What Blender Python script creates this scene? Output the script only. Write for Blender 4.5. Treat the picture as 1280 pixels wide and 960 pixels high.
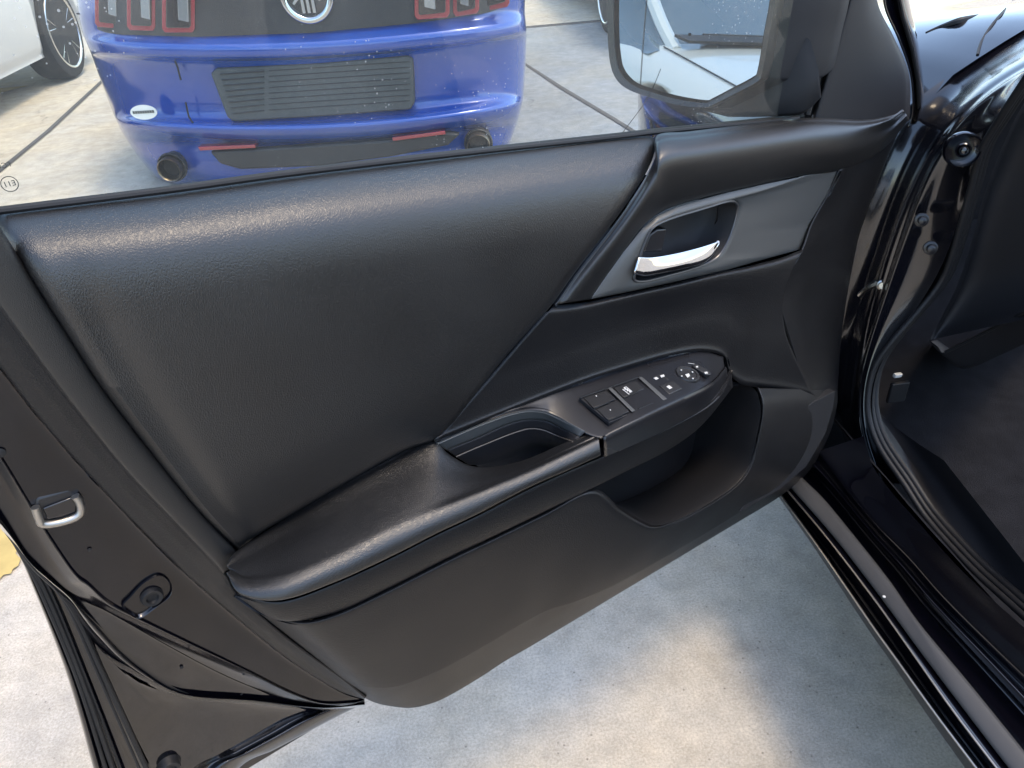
import bpy, bmesh, math, random
import numpy as np
from mathutils import Matrix, Vector

random.seed(7)
rng = np.random.default_rng(7)
scene = bpy.context.scene
for o in list(bpy.data.objects):
    bpy.data.objects.remove(o)
COL = scene.collection

# ------------------------------------------------------------------ camera
FPX, CX, CY = 950.0, 640.0, 480.0          # focal length and centre in photo pixels
CAM_H = 1.25                                # eye height over the concrete
HOR_Y0, HOR_SLOPE = -150.0, -0.06           # horizon of the photograph
CAR_VPX = 977 + .675 * (HOR_Y0 - 622)       # vanishing point of the sedan's long axis


def _r(x, y):
    return np.array([x - CX, CY - y, FPX]) / FPX


_hy = lambda x: HOR_Y0 + HOR_SLOPE * (x - 383)
_up = np.cross(_r(0, _hy(0)), _r(1280, _hy(1280)))
_up /= np.linalg.norm(_up)
if _up[1] < 0:
    _up = -_up
_fw = _r(CAR_VPX, _hy(CAR_VPX))
_fw /= np.linalg.norm(_fw)
_rt = np.cross(_up, _fw)
if _rt[0] < 0:
    _rt = -_rt
RM = np.stack([_rt, _fw, _up])
C0 = np.array([0.0, 0.0, CAM_H])

cam_data = bpy.data.cameras.new("camera")
cam_data.sensor_width = 36.0
cam_data.lens = 36.0 * FPX / 1280.0
cam_data.clip_start = 0.02
cam_data.clip_end = 2000
cam = bpy.data.objects.new("camera", cam_data)
COL.objects.link(cam)
_m = np.eye(4)
_m[:3, 0], _m[:3, 1], _m[:3, 2], _m[:3, 3] = RM[:, 0], RM[:, 1], -RM[:, 2], C0
cam.matrix_world = Matrix(_m.tolist())
scene.camera = cam

# ------------------------------------------------------------------ sky, sun, exposure
SUN_DIR = np.array([0.30, -0.10, 0.95])     # towards the sun
SUN_DIR = SUN_DIR / np.linalg.norm(SUN_DIR)
SUN_EL = math.asin(SUN_DIR[2])
SUN_AZ = math.atan2(SUN_DIR[0], SUN_DIR[1])  # clockwise from +Y
world = bpy.data.worlds.new("World")
scene.world = world
world.use_nodes = True
wn = world.node_tree.nodes
sky = wn.new("ShaderNodeTexSky")
sky.sky_type = 'NISHITA'
sky.sun_disc = False
sky.sun_elevation = SUN_EL
sky.sun_rotation = SUN_AZ
sky.dust_density = 1.6
sky.air_density = 1.0
wn["Background"].inputs[1].default_value = 0.15
world.node_tree.links.new(sky.outputs[0], wn["Background"].inputs[0])
sun_data = bpy.data.lights.new("sun", 'SUN')
sun_data.energy = 0.55
sun_data.angle = math.radians(14)
sun_data.color = (1.0, 0.80, 0.56)
sun = bpy.data.objects.new("sun", sun_data)
COL.objects.link(sun)
sun.rotation_euler = Vector((-SUN_DIR).tolist()).to_track_quat('-Z', 'Y').to_euler()
scene.view_settings.view_transform = 'Standard'
scene.view_settings.look = 'None'
scene.view_settings.gamma = 1.0
scene.view_settings.exposure = 1.95
scene.view_settings.use_curve_mapping = False
scene.view_settings.use_white_balance = True          # the phone's white balance for open shade
scene.view_settings.white_balance_temperature = 6700
scene.view_settings.white_balance_tint = 8
scene.render.engine = 'CYCLES'
scene.cycles.use_denoising = True
scene.cycles.max_bounces = 6
scene.cycles.glossy_bounces = 4
scene.cycles.diffuse_bounces = 3
scene.cycles.adaptive_threshold = 0.025
scene.cycles.transparent_max_bounces = 12
scene.cycles.caustics_reflective = False
scene.cycles.caustics_refractive = False


# ------------------------------------------------------------------ measuring helpers
def ray(px, py):
    return RM @ _r(px, py)


def onz(px, py, z):
    q = ray(px, py)
    return C0 + q * ((z - C0[2]) / q[2])


def onx(px, py, x):
    q = ray(px, py)
    return C0 + q * (x / q[0])


def ony(px, py, y):
    q = ray(px, py)
    return C0 + q * (y / q[1])


HINGE = onz(980, 622, .30)
DOOR_OPEN = math.radians(64)
DV = np.array([-math.sin(DOOR_OPEN), -math.cos(DOOR_OPEN), 0.0])   # hinge -> rear edge
NV = np.array([math.cos(DOOR_OPEN), -math.sin(DOOR_OPEN), 0.0])    # towards the cabin side
ZV = np.array([0.0, 0.0, 1.0])


def dr(px, py, n=0.0):
    """point of the door, n metres proud of the hinge plane"""
    q = ray(px, py)
    return C0 + q * (((HINGE - C0) @ NV + n) / (q @ NV))


def dsz(s, z, n):
    return HINGE * np.array([1, 1, 0]) + DV * s + NV * n + ZV * z


# ------------------------------------------------------------------ mesh helpers
class MB:
    def __init__(self):
        self.v, self.f = [], []

    def add(self, verts, faces):
        b = len(self.v)
        self.v += [tuple(map(float, p)) for p in verts]
        self.f += [tuple(i + b for i in f) for f in faces]

    def grid(self, G, closed_u=False, closed_v=False, flip=False):
        """G: N x M x 3"""
        G = np.asarray(G)
        N, M = G.shape[:2]
        fs = []
        for i in range(N if closed_v else N - 1):
            for j in range(M if closed_u else M - 1):
                a, b = i * M + j, i * M + (j + 1) % M
                c, d = ((i + 1) % N) * M + (j + 1) % M, ((i + 1) % N) * M + j
                fs.append((d, c, b, a) if flip else (a, b, c, d))
        self.add(G.reshape(-1, 3), fs)

    def poly(self, pts):
        self.add(pts, [tuple(range(len(pts)))])

    def prism(self, pts, off):
        """closed outline pts extruded by vector off"""
        pts = [np.asarray(p, float) for p in pts]
        n = len(pts)
        b = [p + off for p in pts]
        fs = [tuple(range(n)), tuple(range(2 * n - 1, n - 1, -1))]
        fs += [(i, n + i, n + (i + 1) % n, (i + 1) % n) for i in range(n)]
        self.add(pts + b, fs)

    def box(self, c, ax, half):
        c = np.asarray(c, float)
        v = []
        for i in (-1, 1):
            for j in (-1, 1):
                for k in (-1, 1):
                    v.append(c + ax[0] * half[0] * i + ax[1] * half[1] * j + ax[2] * half[2] * k)
        self.add(v, [(0, 1, 3, 2), (4, 6, 7, 5), (0, 4, 5, 1), (2, 3, 7, 6), (0, 2, 6, 4), (1, 5, 7, 3)])

    def tube(self, pts, r, k=8, closed=False, caps=True):
        pts = np.asarray(pts, float)
        n = len(pts)
        rr = np.full(n, r) if np.isscalar(r) else np.asarray(r)
        if closed:
            T = np.roll(pts, -1, 0) - np.roll(pts, 1, 0)
        else:
            T = np.gradient(pts, axis=0)
        T /= np.linalg.norm(T, axis=1)[:, None] + 1e-12
        ref = np.array([0, 0, 1.]) if abs(T[0][2]) < .9 else np.array([1., 0, 0])
        u = np.cross(T[0], ref); u /= np.linalg.norm(u)
        G = []
        for i in range(n):
            u = u - T[i] * (u @ T[i]); u /= np.linalg.norm(u)
            w = np.cross(T[i], u)
            G.append([pts[i] + rr[i] * (u * math.cos(a) + w * math.sin(a)) for a in np.linspace(0, 2 * math.pi, k, endpoint=False)])
        self.grid(G, closed_u=True, closed_v=closed)
        if caps and not closed:
            self.poly(G[0]); self.poly(G[-1][::-1])

    def lathe(self, c, axis, prof, k=28):
        """prof: list of (radius, height along axis)"""
        c = np.asarray(c, float); axis = np.asarray(axis, float) / np.linalg.norm(axis)
        ref = np.array([0, 0, 1.]) if abs(axis[2]) < .9 else np.array([1., 0, 0])
        u = np.cross(axis, ref); u /= np.linalg.norm(u); w = np.cross(axis, u)
        G = [[c + axis * h + r * (u * math.cos(a) + w * math.sin(a)) for a in np.linspace(0, 2 * math.pi, k, endpoint=False)] for r, h in prof]
        self.grid(G, closed_u=True)
        if prof[-1][0] > 1e-4: self.poly(G[-1])
        if prof[0][0] > 1e-4: self.poly(G[0][::-1])

    def build(self, name, mat, parent=None, smooth=True, bevel=0.0, angle=40, sub=0, solid=0.0):
        me = bpy.data.meshes.new(name)
        me.from_pydata(self.v, [], self.f)
        bm = bmesh.new(); bm.from_mesh(me)
        bmesh.ops.remove_doubles(bm, verts=bm.verts, dist=1e-6)
        bmesh.ops.recalc_face_normals(bm, faces=bm.faces)
        if solid:                              # open sheet: the shown side looks to the viewer's side
            tot = sum((f.normal.dot(Vector(C0.tolist()) - f.calc_center_median()) * f.calc_area() for f in bm.faces))
            if tot < 0:
                bmesh.ops.reverse_faces(bm, faces=bm.faces)
        bm.to_mesh(me); bm.free()
        me.update()
        o = bpy.data.objects.new(name, me)
        COL.objects.link(o)
        me.materials.append(mat)
        if smooth:
            me.shade_smooth()
            try:
                me.set_sharp_from_angle(angle=math.radians(angle))
            except Exception:
                pass
        if solid:
            md = o.modifiers.new("thickness", 'SOLIDIFY'); md.thickness = solid; md.offset = -1
        if bevel:
            md = o.modifiers.new("bevel", 'BEVEL'); md.width = bevel; md.segments = 3; md.limit_method = 'ANGLE'; md.angle_limit = math.radians(35)
        if sub:
            md = o.modifiers.new("sub", 'SUBSURF'); md.levels = md.render_levels = sub
        if parent is not None:
            attach(o, parent)
        return o


def attach(o, parent):
    o.parent = parent
    if parent.type == 'EMPTY':
        o.matrix_parent_inverse = Matrix.Translation(parent.location).inverted()


def empty(name, loc, label=None, cat=None, group=None):
    o = bpy.data.objects.new(name, None)
    o.location = Vector([float(x) for x in loc])
    o.empty_display_size = .05
    COL.objects.link(o)
    tag(o, label, cat, group)
    return o


def tag(o, label=None, cat=None, group=None, kind=None):
    if label: o["label"] = label
    if cat: o["category"] = cat
    if group: o["group"] = group
    if kind: o["kind"] = kind
    return o


def spline(P, m):
    """Catmull-Rom through P at m even steps of the index"""
    P = np.asarray(P, float)
    n = len(P)
    if n == 2:
        t = np.linspace(0, 1, m)[:, None]
        return P[0] * (1 - t) + P[1] * t
    E = np.vstack([2 * P[0] - P[1], P, 2 * P[-1] - P[-2]])
    out = []
    for t in np.linspace(0, n - 1, m):
        i = min(int(t), n - 2); f = t - i
        a, b, c, d = E[i], E[i + 1], E[i + 2], E[i + 3]
        out.append(.5 * (2 * b + (c - a) * f + (2 * a - 5 * b + 4 * c - d) * f ** 2 + (3 * b - a - 3 * c + d) * f ** 3))
    return np.array(out)


def resample(P, m):
    """smooth curve through P, m points evenly spaced along it"""
    Q = spline(P, max(400, len(P) * 30))
    L = np.concatenate([[0], np.cumsum(np.linalg.norm(np.diff(Q, axis=0), axis=1))])
    t = np.linspace(0, L[-1], m)
    return np.stack([np.interp(t, L, Q[:, k]) for k in range(Q.shape[1])], 1)


def loft(rows, m, n, smooth=True):
    """rows of equally many 3-D points -> n x m grid"""
    R2 = np.array([spline(r, m) for r in rows])
    if smooth and len(rows) > 2:
        return np.stack([spline(R2[:, j], n) for j in range(m)], 1)
    k = len(rows) - 1
    out = []
    for t in np.linspace(0, k, n):
        i = min(int(t), k - 1); f = t - i
        out.append(R2[i] * (1 - f) + R2[i + 1] * f)
    return np.array(out)


def drow(pts, n):
    """door row: pixel points with one n or a list of n"""
    if np.isscalar(n): n = [n] * len(pts)
    return [dr(p[0], p[1], k) for p, k in zip(pts, n)]


def lerp_px(a, b, t):
    return [(p[0] * (1 - t) + q[0] * t, p[1] * (1 - t) + q[1] * t) for p, q in zip(a, b)]


def edge_samples(k, e=(.004, .012, .025, .045)):
    return np.array([0, *e, *np.linspace(e[-1] * 1.6, 1 - e[-1] * 1.6, k), *[1 - x for x in e[::-1]], 1])


def coons(top, bottom, left, right, U, V):
    """pixel-space Coons patch at samples U (along) x V (down)"""
    T, B = resample(top, 401), resample(bottom, 401)
    L, R_ = resample(left, 401), resample(right, 401)
    g = lambda A, t: np.array([np.interp(t, np.linspace(0, 1, 401), A[:, 0]), np.interp(t, np.linspace(0, 1, 401), A[:, 1])])
    out = np.zeros((len(V), len(U), 2))
    for i, v in enumerate(V):
        for j, u in enumerate(U):
            out[i, j] = ((1 - v) * g(T, u) + v * g(B, u) + (1 - u) * g(L, v) + u * g(R_, v)
                         - ((1 - u) * (1 - v) * T[0] + u * (1 - v) * T[-1] + (1 - u) * v * B[0] + u * v * B[-1]))
    return out


# ------------------------------------------------------------------ materials
def pmat(name, base, rough=.5, metal=0.0, coat=0.0, coat_rough=.03, spec=.5, bump=None, mottling=0.0, mscale=6.0, sheen=0.0, rough_var=0.0):
    m = bpy.data.materials.new(name)
    m.use_nodes = True
    nt = m.node_tree
    b = nt.nodes["Principled BSDF"]
    b.inputs["Base Color"].default_value = (*base, 1)
    b.inputs["Roughness"].default_value = rough
    b.inputs["Metallic"].default_value = metal
    b.inputs["Coat Weight"].default_value = coat
    b.inputs["Coat Roughness"].default_value = coat_rough
    b.inputs["Specular IOR Level"].default_value = spec
    tc = nt.nodes.new("ShaderNodeTexCoord")
    L = nt.links.new
    if mottling:
        nz = nt.nodes.new("ShaderNodeTexNoise"); nz.inputs["Scale"].default_value = mscale; nz.inputs["Detail"].default_value = 3
        L(tc.outputs["Object"], nz.inputs["Vector"])
        mx = nt.nodes.new("ShaderNodeMixRGB"); mx.inputs[1].default_value = (*[c * (1 - mottling) for c in base], 1)
        mx.inputs[2].default_value = (*[min(1, c * (1 + mottling)) for c in base], 1)
        L(nz.outputs["Fac"], mx.inputs[0]); L(mx.outputs[0], b.inputs["Base Color"])
    if rough_var:
        nz = nt.nodes.new("ShaderNodeTexNoise"); nz.inputs["Scale"].default_value = 9; nz.inputs["Detail"].default_value = 3
        L(tc.outputs["Object"], nz.inputs["Vector"])
        mr = nt.nodes.new("ShaderNodeMapRange"); mr.inputs[1].default_value = .3; mr.inputs[2].default_value = .7
        mr.inputs[3].default_value = rough - rough_var; mr.inputs[4].default_value = rough + rough_var
        L(nz.outputs["Fac"], mr.inputs[0]); L(mr.outputs[0], b.inputs["Roughness"])
    if bump:
        kind, scale, dist = bump
        bp = nt.nodes.new("ShaderNodeBump"); bp.inputs["Strength"].default_value = 1.0; bp.inputs["Distance"].default_value = dist
        if kind == 'leather':
            nz = nt.nodes.new("ShaderNodeTexNoise"); nz.inputs["Scale"].default_value = scale * .35; nz.inputs["Detail"].default_value = 2
            L(tc.outputs["Object"], nz.inputs["Vector"])
            ad = nt.nodes.new("ShaderNodeVectorMath"); ad.operation = 'MULTIPLY_ADD'
            ad.inputs[1].default_value = (.0022, .0022, .0022)
            L(nz.outputs["Color"], ad.inputs[0]); L(tc.outputs["Object"], ad.inputs[2])
            mp = nt.nodes.new("ShaderNodeMapping"); mp.inputs["Scale"].default_value = (1.5, 1.5, .75)
            L(ad.outputs[0], mp.inputs["Vector"])
            vo = nt.nodes.new("ShaderNodeTexVoronoi"); vo.feature = 'DISTANCE_TO_EDGE'; vo.inputs["Scale"].default_value = scale
            L(mp.outputs[0], vo.inputs["Vector"])
            mr = nt.nodes.new("ShaderNodeMapRange"); mr.inputs[1].default_value = 0; mr.inputs[2].default_value = .32
            mr.interpolation_type = 'SMOOTHSTEP'
            L(vo.outputs["Distance"], mr.inputs[0])
            n2 = nt.nodes.new("ShaderNodeTexNoise"); n2.inputs["Scale"].default_value = scale * 2.2; n2.inputs["Detail"].default_value = 2
            L(tc.outputs["Object"], n2.inputs["Vector"])
            ma = nt.nodes.new("ShaderNodeMath"); ma.operation = 'MULTIPLY_ADD'; ma.inputs[1].default_value = .25
            L(n2.outputs["Fac"], ma.inputs[0]); L(mr.outputs[0], ma.inputs[2])
            L(ma.outputs[0], bp.inputs["Height"])
        else:
            nz = nt.nodes.new("ShaderNodeTexNoise"); nz.inputs["Scale"].default_value = scale; nz.inputs["Detail"].default_value = 4
            L(tc.outputs["Object"], nz.inputs["Vector"]); L(nz.outputs["Fac"], bp.inputs["Height"])
        L(bp.outputs[0], b.inputs["Normal"])
    return m


MT = dict(
    leather=pmat("black_vinyl_leather", (.0045, .0045, .0050), .40, spec=.80, bump=('leather', 460, .00012), rough_var=.05),
    leather_fine=pmat("black_fine_grain_vinyl", (.0045, .0045, .0050), .41, spec=.75, bump=('leather', 620, .00006), rough_var=.05),
    plastic=pmat("black_grained_plastic", (.0060, .0060, .0070), .42, spec=.40, bump=('noise', 650, .00050), mottling=.15, rough_var=.05),
    plastic_dark=pmat("dark_matt_plastic", (.010, .010, .012), .62, spec=.4, bump=('noise', 1300, .0001), mottling=.2),
    satin=pmat("satin_grey_trim", (.085, .088, .088), .46, metal=.4, spec=.5, rough_var=.03),
    satin_black=pmat("satin_black_plastic", (.012, .012, .014), .30, spec=.5, rough_var=.05),
    paint=pmat("gloss_black_paint", (.002, .002, .004), .10, coat=.55, coat_rough=.03, rough_var=.03, mottling=.3),
    paint_dusty=pmat("black_paint_thin_dust", (.002, .002, .004), .16, coat=.25, coat_rough=.05, spec=.4, rough_var=.06, mottling=.4, mscale=14),
    paint_soft=pmat("soft_gloss_black_paint", (.004, .004, .006), .20, coat=.8, coat_rough=.07, rough_var=.05, mottling=.4, mscale=14),  # black paint with a rougher, softer gloss
    pocket=pmat("shade_darkened_pocket_plastic", (.004, .004, .005), .6, spec=.3, bump=('noise', 1300, .0001)),  # pocket plastic darkened in colour to stand for the recess shade
    rubber=pmat("black_rubber", (.012, .012, .013), .55, spec=.35, mottling=.25, mscale=30),
    chrome=pmat("chrome", (.56, .57, .59), .07, metal=1.0),
    steel=pmat("galvanised_steel", (.42, .40, .37), .32, metal=1.0, rough_var=.1),
    white_mark=pmat("white_print", (.50, .50, .48), .5),
    carpet=pmat("dark_carpet", (.012, .012, .014), .95, spec=.1, bump=('noise', 700, .002), mottling=.6, mscale=25),
    blue=pmat("blue_metallic_paint", (.003, .052, .31), .20, metal=.15, coat=1.0, coat_rough=.03),
    white=pmat("white_car_paint", (.58, .58, .55), .28, coat=1.0, coat_rough=.04),
    silver=pmat("dark_suv_paint", (.03, .032, .036), .25, coat=1.0),
    red=pmat("red_lens", (.26, .02, .03), .2, coat=1.0),
    smoke=pmat("smoked_lens", (.015, .012, .014), .10, coat=1.0),
    clear=pmat("clear_lens", (.32, .34, .36), .12, metal=.6, coat=1.0),
    blackpanel=pmat("black_textured_panel", (.02, .02, .022), .55, bump=('noise', 300, .001), mottling=.4, mscale=60),
    tyre=pmat("tyre_rubber", (.022, .022, .022), .8, spec=.25, mottling=.3, mscale=20),
    alloy=pmat("alloy_wheel", (.55, .55, .54), .25, metal=1.0),
    autoglass=pmat("car_window_glass", (.06, .09, .11), .03, coat=1.0),
    orange=pmat("orange_cone_plastic", (.75, .13, .02), .5),
    yellow=pmat("worn_yellow_paint", (.42, .31, .11), .9, mottling=.35, mscale=18),
    bronze=pmat("heat_tinted_exhaust", (.20, .16, .11), .35, metal=1.0),
    sticker=pmat("white_sticker", (.75, .76, .72), .5),
    hair=pmat("hair_strand", (.02, .016, .012), .5),
    screen=pmat("etched_print", (.03, .035, .03), .7),
)


def glass_mat():
    """thin tinted pane: clear transmission, mirror reflection by angle, a film of dust and dried drops"""
    m = bpy.data.materials.new("tinted_dusty_glass"); m.use_nodes = True
    nt = m.node_tree; N = nt.nodes; L = nt.links.new
    for n in list(N): N.remove(n)
    out = N.new("ShaderNodeOutputMaterial")
    tr = N.new("ShaderNodeBsdfTransparent"); tr.inputs[0].default_value = (.90, .95, .90, 1)
    gl = N.new("ShaderNodeBsdfGlossy"); gl.inputs["Roughness"].default_value = .02; gl.inputs["Color"].default_value = (1, 1, 1, 1)
    lw = N.new("ShaderNodeLayerWeight"); lw.inputs[0].default_value = .5
    pw = N.new("ShaderNodeMath"); pw.operation = 'POWER'; pw.inputs[1].default_value = 5; L(lw.outputs["Facing"], pw.inputs[0])
    fr = N.new("ShaderNodeMath"); fr.operation = 'MULTIPLY_ADD'; fr.inputs[1].default_value = .50; fr.inputs[2].default_value = .028; L(pw.outputs[0], fr.inputs[0])
    mx = N.new("ShaderNodeMixShader"); L(fr.outputs[0], mx.inputs[0]); L(tr.outputs[0], mx.inputs[1]); L(gl.outputs[0], mx.inputs[2])
    df = N.new("ShaderNodeBsdfDiffuse"); df.inputs[0].default_value = (.72, .71, .66, 1)
    tl = N.new("ShaderNodeBsdfTranslucent"); tl.inputs[0].default_value = (.72, .71, .66, 1)
    dd = N.new("ShaderNodeMixShader"); dd.inputs[0].default_value = .5; L(df.outputs[0], dd.inputs[1]); L(tl.outputs[0], dd.inputs[2])
    tc = N.new("ShaderNodeTexCoord")
    nz = N.new("ShaderNodeTexNoise"); nz.inputs["Scale"].default_value = 12; nz.inputs["Detail"].default_value = 4
    L(tc.outputs["Object"], nz.inputs["Vector"])
    film = N.new("ShaderNodeMapRange"); film.inputs[1].default_value = .35; film.inputs[2].default_value = .75
    film.inputs[3].default_value = .03; film.inputs[4].default_value = .09
    L(nz.outputs["Fac"], film.inputs[0])
    vo = N.new("ShaderNodeTexVoronoi"); vo.inputs["Scale"].default_value = 190
    L(tc.outputs["Object"], vo.inputs["Vector"])
    n3 = N.new("ShaderNodeTexNoise"); n3.inputs["Scale"].default_value = 7; L(tc.outputs["Object"], n3.inputs["Vector"])
    thr = N.new("ShaderNodeMapRange"); thr.inputs[1].default_value = .45; thr.inputs[2].default_value = .75; thr.inputs[3].default_value = .03; thr.inputs[4].default_value = .22
    L(n3.outputs["Fac"], thr.inputs[0])
    lt = N.new("ShaderNodeMath"); lt.operation = 'LESS_THAN'; L(vo.outputs["Distance"], lt.inputs[0]); L(thr.outputs[0], lt.inputs[1])
    dm = N.new("ShaderNodeMath"); dm.operation = 'MULTIPLY'; dm.inputs[1].default_value = .40; L(lt.outputs[0], dm.inputs[0])
    ad = N.new("ShaderNodeMath"); ad.operation = 'ADD'; L(film.outputs[0], ad.inputs[0]); L(dm.outputs[0], ad.inputs[1])
    fin = N.new("ShaderNodeMixShader"); L(ad.outputs[0], fin.inputs[0]); L(mx.outputs[0], fin.inputs[1]); L(dd.outputs[0], fin.inputs[2])
    L(fin.outputs[0], out.inputs[0])
    return m


def concrete_mat(name, base, tint=(1.0, .89, .72)):
    m = bpy.data.materials.new(name); m.use_nodes = True
    nt = m.node_tree; N = nt.nodes; L = nt.links.new
    b = N["Principled BSDF"]; b.inputs["Roughness"].default_value = .85; b.inputs["Specular IOR Level"].default_value = .25
    tc = N.new("ShaderNodeTexCoord")

    def noise(sc, det, rough=.6):
        n = N.new("ShaderNodeTexNoise"); n.inputs["Scale"].default_value = sc; n.inputs["Detail"].default_value = det; n.inputs["Roughness"].default_value = rough
        L(tc.outputs["Object"], n.inputs["Vector"]); return n
    big, mid, fine = noise(1.6, 5), noise(14, 6, .7), noise(210, 5, .85)

    def mul(a, lo, hi, f0=.3, f1=.7):
        r = N.new("ShaderNodeMapRange"); r.inputs[1].default_value = f0; r.inputs[2].default_value = f1; r.inputs[3].default_value = lo; r.inputs[4].default_value = hi
        L(a, r.inputs[0]); return r.outputs[0]
    m1 = N.new("ShaderNodeMath"); m1.operation = 'MULTIPLY'; L(mul(big.outputs["Fac"], .86, 1.10), m1.inputs[0]); L(mul(mid.outputs["Fac"], .78, 1.14), m1.inputs[1])
    m2 = N.new("ShaderNodeMath"); m2.operation = 'MULTIPLY'; L(m1.outputs[0], m2.inputs[0]); L(mul(fine.outputs["Fac"], .62, 1.24), m2.inputs[1])
    # dark pits and stains
    vo = N.new("ShaderNodeTexVoronoi"); vo.inputs["Scale"].default_value = 38; L(tc.outputs["Object"], vo.inputs["Vector"])
    pit = mul(vo.outputs["Distance"], .45, 1.0, .03, .10)
    m3 = N.new("ShaderNodeMath"); m3.operation = 'MULTIPLY'; L(m2.outputs[0], m3.inputs[0]); L(pit, m3.inputs[1])
    # hairline cracks, only here and there
    wv = N.new("ShaderNodeVectorMath"); wv.operation = 'MULTIPLY_ADD'; wv.inputs[1].default_value = (.35, .35, .35)
    nw = noise(3.5, 4); L(nw.outputs["Color"], wv.inputs[0]); L(tc.outputs["Object"], wv.inputs[2])
    vc = N.new("ShaderNodeTexVoronoi"); vc.feature = 'DISTANCE_TO_EDGE'; vc.inputs["Scale"].default_value = 1.1; L(wv.outputs[0], vc.inputs["Vector"])
    ck = mul(vc.outputs["Distance"], .55, 1.0, .0012, .0045)
    msk = mul(noise(1.1, 2).outputs["Fac"], 0, 1, .50, .60)
    cm = N.new("ShaderNodeMath"); cm.operation = 'MULTIPLY_ADD'
    c1_ = N.new("ShaderNodeMath"); c1_.operation = 'SUBTRACT'; c1_.inputs[1].default_value = 1.0; L(ck, c1_.inputs[0])
    L(c1_.outputs[0], cm.inputs[0]); L(msk, cm.inputs[1]); cm.inputs[2].default_value = 1.0
    m4 = N.new("ShaderNodeMath"); m4.operation = 'MULTIPLY'; L(m3.outputs[0], m4.inputs[0]); L(cm.outputs[0], m4.inputs[1]); m3 = m4
    cr = N.new("ShaderNodeMixRGB"); cr.inputs[1].default_value = (base * .97 * tint[0], base * .985 * tint[1], base * 1.02 * tint[2], 1)
    cr.inputs[2].default_value = (base * 1.04 * tint[0], base * 1.0 * tint[1], base * .93 * tint[2], 1)
    n4 = noise(2.3, 4); L(mul(n4.outputs["Fac"], 0, 1, .38, .66), cr.inputs[0])
    vm = N.new("ShaderNodeVectorMath"); vm.operation = 'SCALE'; L(cr.outputs[0], vm.inputs[0]); L(m3.outputs[0], vm.inputs["Scale"])
    L(vm.outputs[0], b.inputs["Base Color"])
    bp = N.new("ShaderNodeBump"); bp.inputs["Strength"].default_value = .8; bp.inputs["Distance"].default_value = .003
    L(fine.outputs["Fac"], bp.inputs["Height"]); L(bp.outputs[0], b.inputs["Normal"])
    return m


MT["glass"] = glass_mat()
MT["concrete"] = concrete_mat("worn_concrete", .54)
MT["concrete_shaded"] = concrete_mat("concrete_painted_shade", .30, (.95, .99, 1.0))  # darker concrete, the shade is put into its colour
MT["joint"] = pmat("dark_joint_filler", (.07, .065, .06), .9, mottling=.3, mscale=20)

# ================================================================== the setting
mb = MB()
mb.poly([(-400, -400, 0), (400, -400, 0), (400, 400, 0), (-400, 400, 0)])
ground = tag(mb.build("ground", MT["concrete"], smooth=False), kind="structure")


def strip_on_ground(pts, width, z):
    P = np.array(pts, float); T = np.gradient(P, axis=0); T /= np.linalg.norm(T, axis=1)[:, None]
    S = np.stack([-T[:, 1], T[:, 0], 0 * T[:, 0]], 1) * (np.asarray(width).reshape(-1, 1) if not np.isscalar(width) else width) / 2
    G = np.stack([P - S, P + S]); G[:, :, 2] = z
    m_ = MB(); m_.grid(G); return m_


def g2(px, py):
    return onz(px, py, 0)


# shade right of the blue coupe, painted as a darker concrete sheet
a0, a1 = g2(560, 38), g2(1200, 10)
shade_sheet = MB()
shade_sheet.poly([(0.35, 3.2, .004), (9, 3.2, .004), (9, float(g2(760, 28)[1]) + .2, .004), (0.35, float(g2(660, 36)[1]), .004)])
tag(shade_sheet.build("shade_sheet", MT["concrete_shaded"], smooth=False), kind="structure")
far = g2(660, 36)
strip_on_ground([(0.2, far[1] + .02, 0), (4, far[1] + .14, 0), (9, far[1] + .22, 0)], .09, .008).build("joint", MT["joint"], ground, smooth=False)
strip_on_ground([g2(-10, 222), g2(60, 165), g2(130, 100)], .035, .005).build("joint", MT["joint"], ground, smooth=False)
strip_on_ground([g2(655, 80), g2(700, 110), g2(770, 152), g2(830, 190)], [.02, .035, .03, .03], .009).build("joint", MT["joint"], ground, smooth=False)
strip_on_ground([g2(-40, 120), g2(0, 114), g2(36, 108)], [.24, .2, .01], .006).build("painted_line", MT["yellow"], ground, smooth=False)
pb = MB()
edge = [(-60, 640), (0, 650), (8, 662), (14, 668), (17, 679), (23, 684), (21, 694), (27, 700), (24, 709), (17, 713), (15, 719), (6, 720), (0, 727), (-14, 726), (-60, 736)]
pb.poly([(*g2(*p)[:2], .005) for p in edge])
pb.build("painted_line", MT["yellow"], ground, smooth=False)

# ================================================================== the open car door
door = empty("car_door", dsz(.5, 0, -.03), "open black car door with leather-look panel, seen from the cabin side", "car door")
door["kind"] = "thing"

# ---- window pane, belt seals
BELT = [(-60, 275), (0, 267), (215, 240), (360, 220), (560, 196), (760, 174), (818, 167), (1015, 147)]
gl = MB()
gp = [dr(-60, 300, -.057), dr(1000, 165, -.057), dr(1046, -5, -.057), dr(1085, -140, -.057), dr(-60, -140, -.057)]
gl.poly(gp)
pane = gl.build("window_pane", MT["glass"], door, smooth=False)
bs = MB()
b3 = [np.array(p) + (0, 1) for p in resample(np.array(BELT, float)[:-1], 40)] + [np.array((930., 157)), np.array((1003., 149))]
inner = [dr(p[0], p[1], -.044) for p in b3]
bs.tube([p + ZV * .0005 - NV * .006 for p in inner], .0026, 8)
bs.build("belt_seal", MT["rubber"], door)
bs = MB()
bs.tube([dr(p[0], p[1] - 4, -.062) for p in b3], .0034, 8)
bs.build("outer_belt_seal", MT["rubber"], door)

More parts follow.
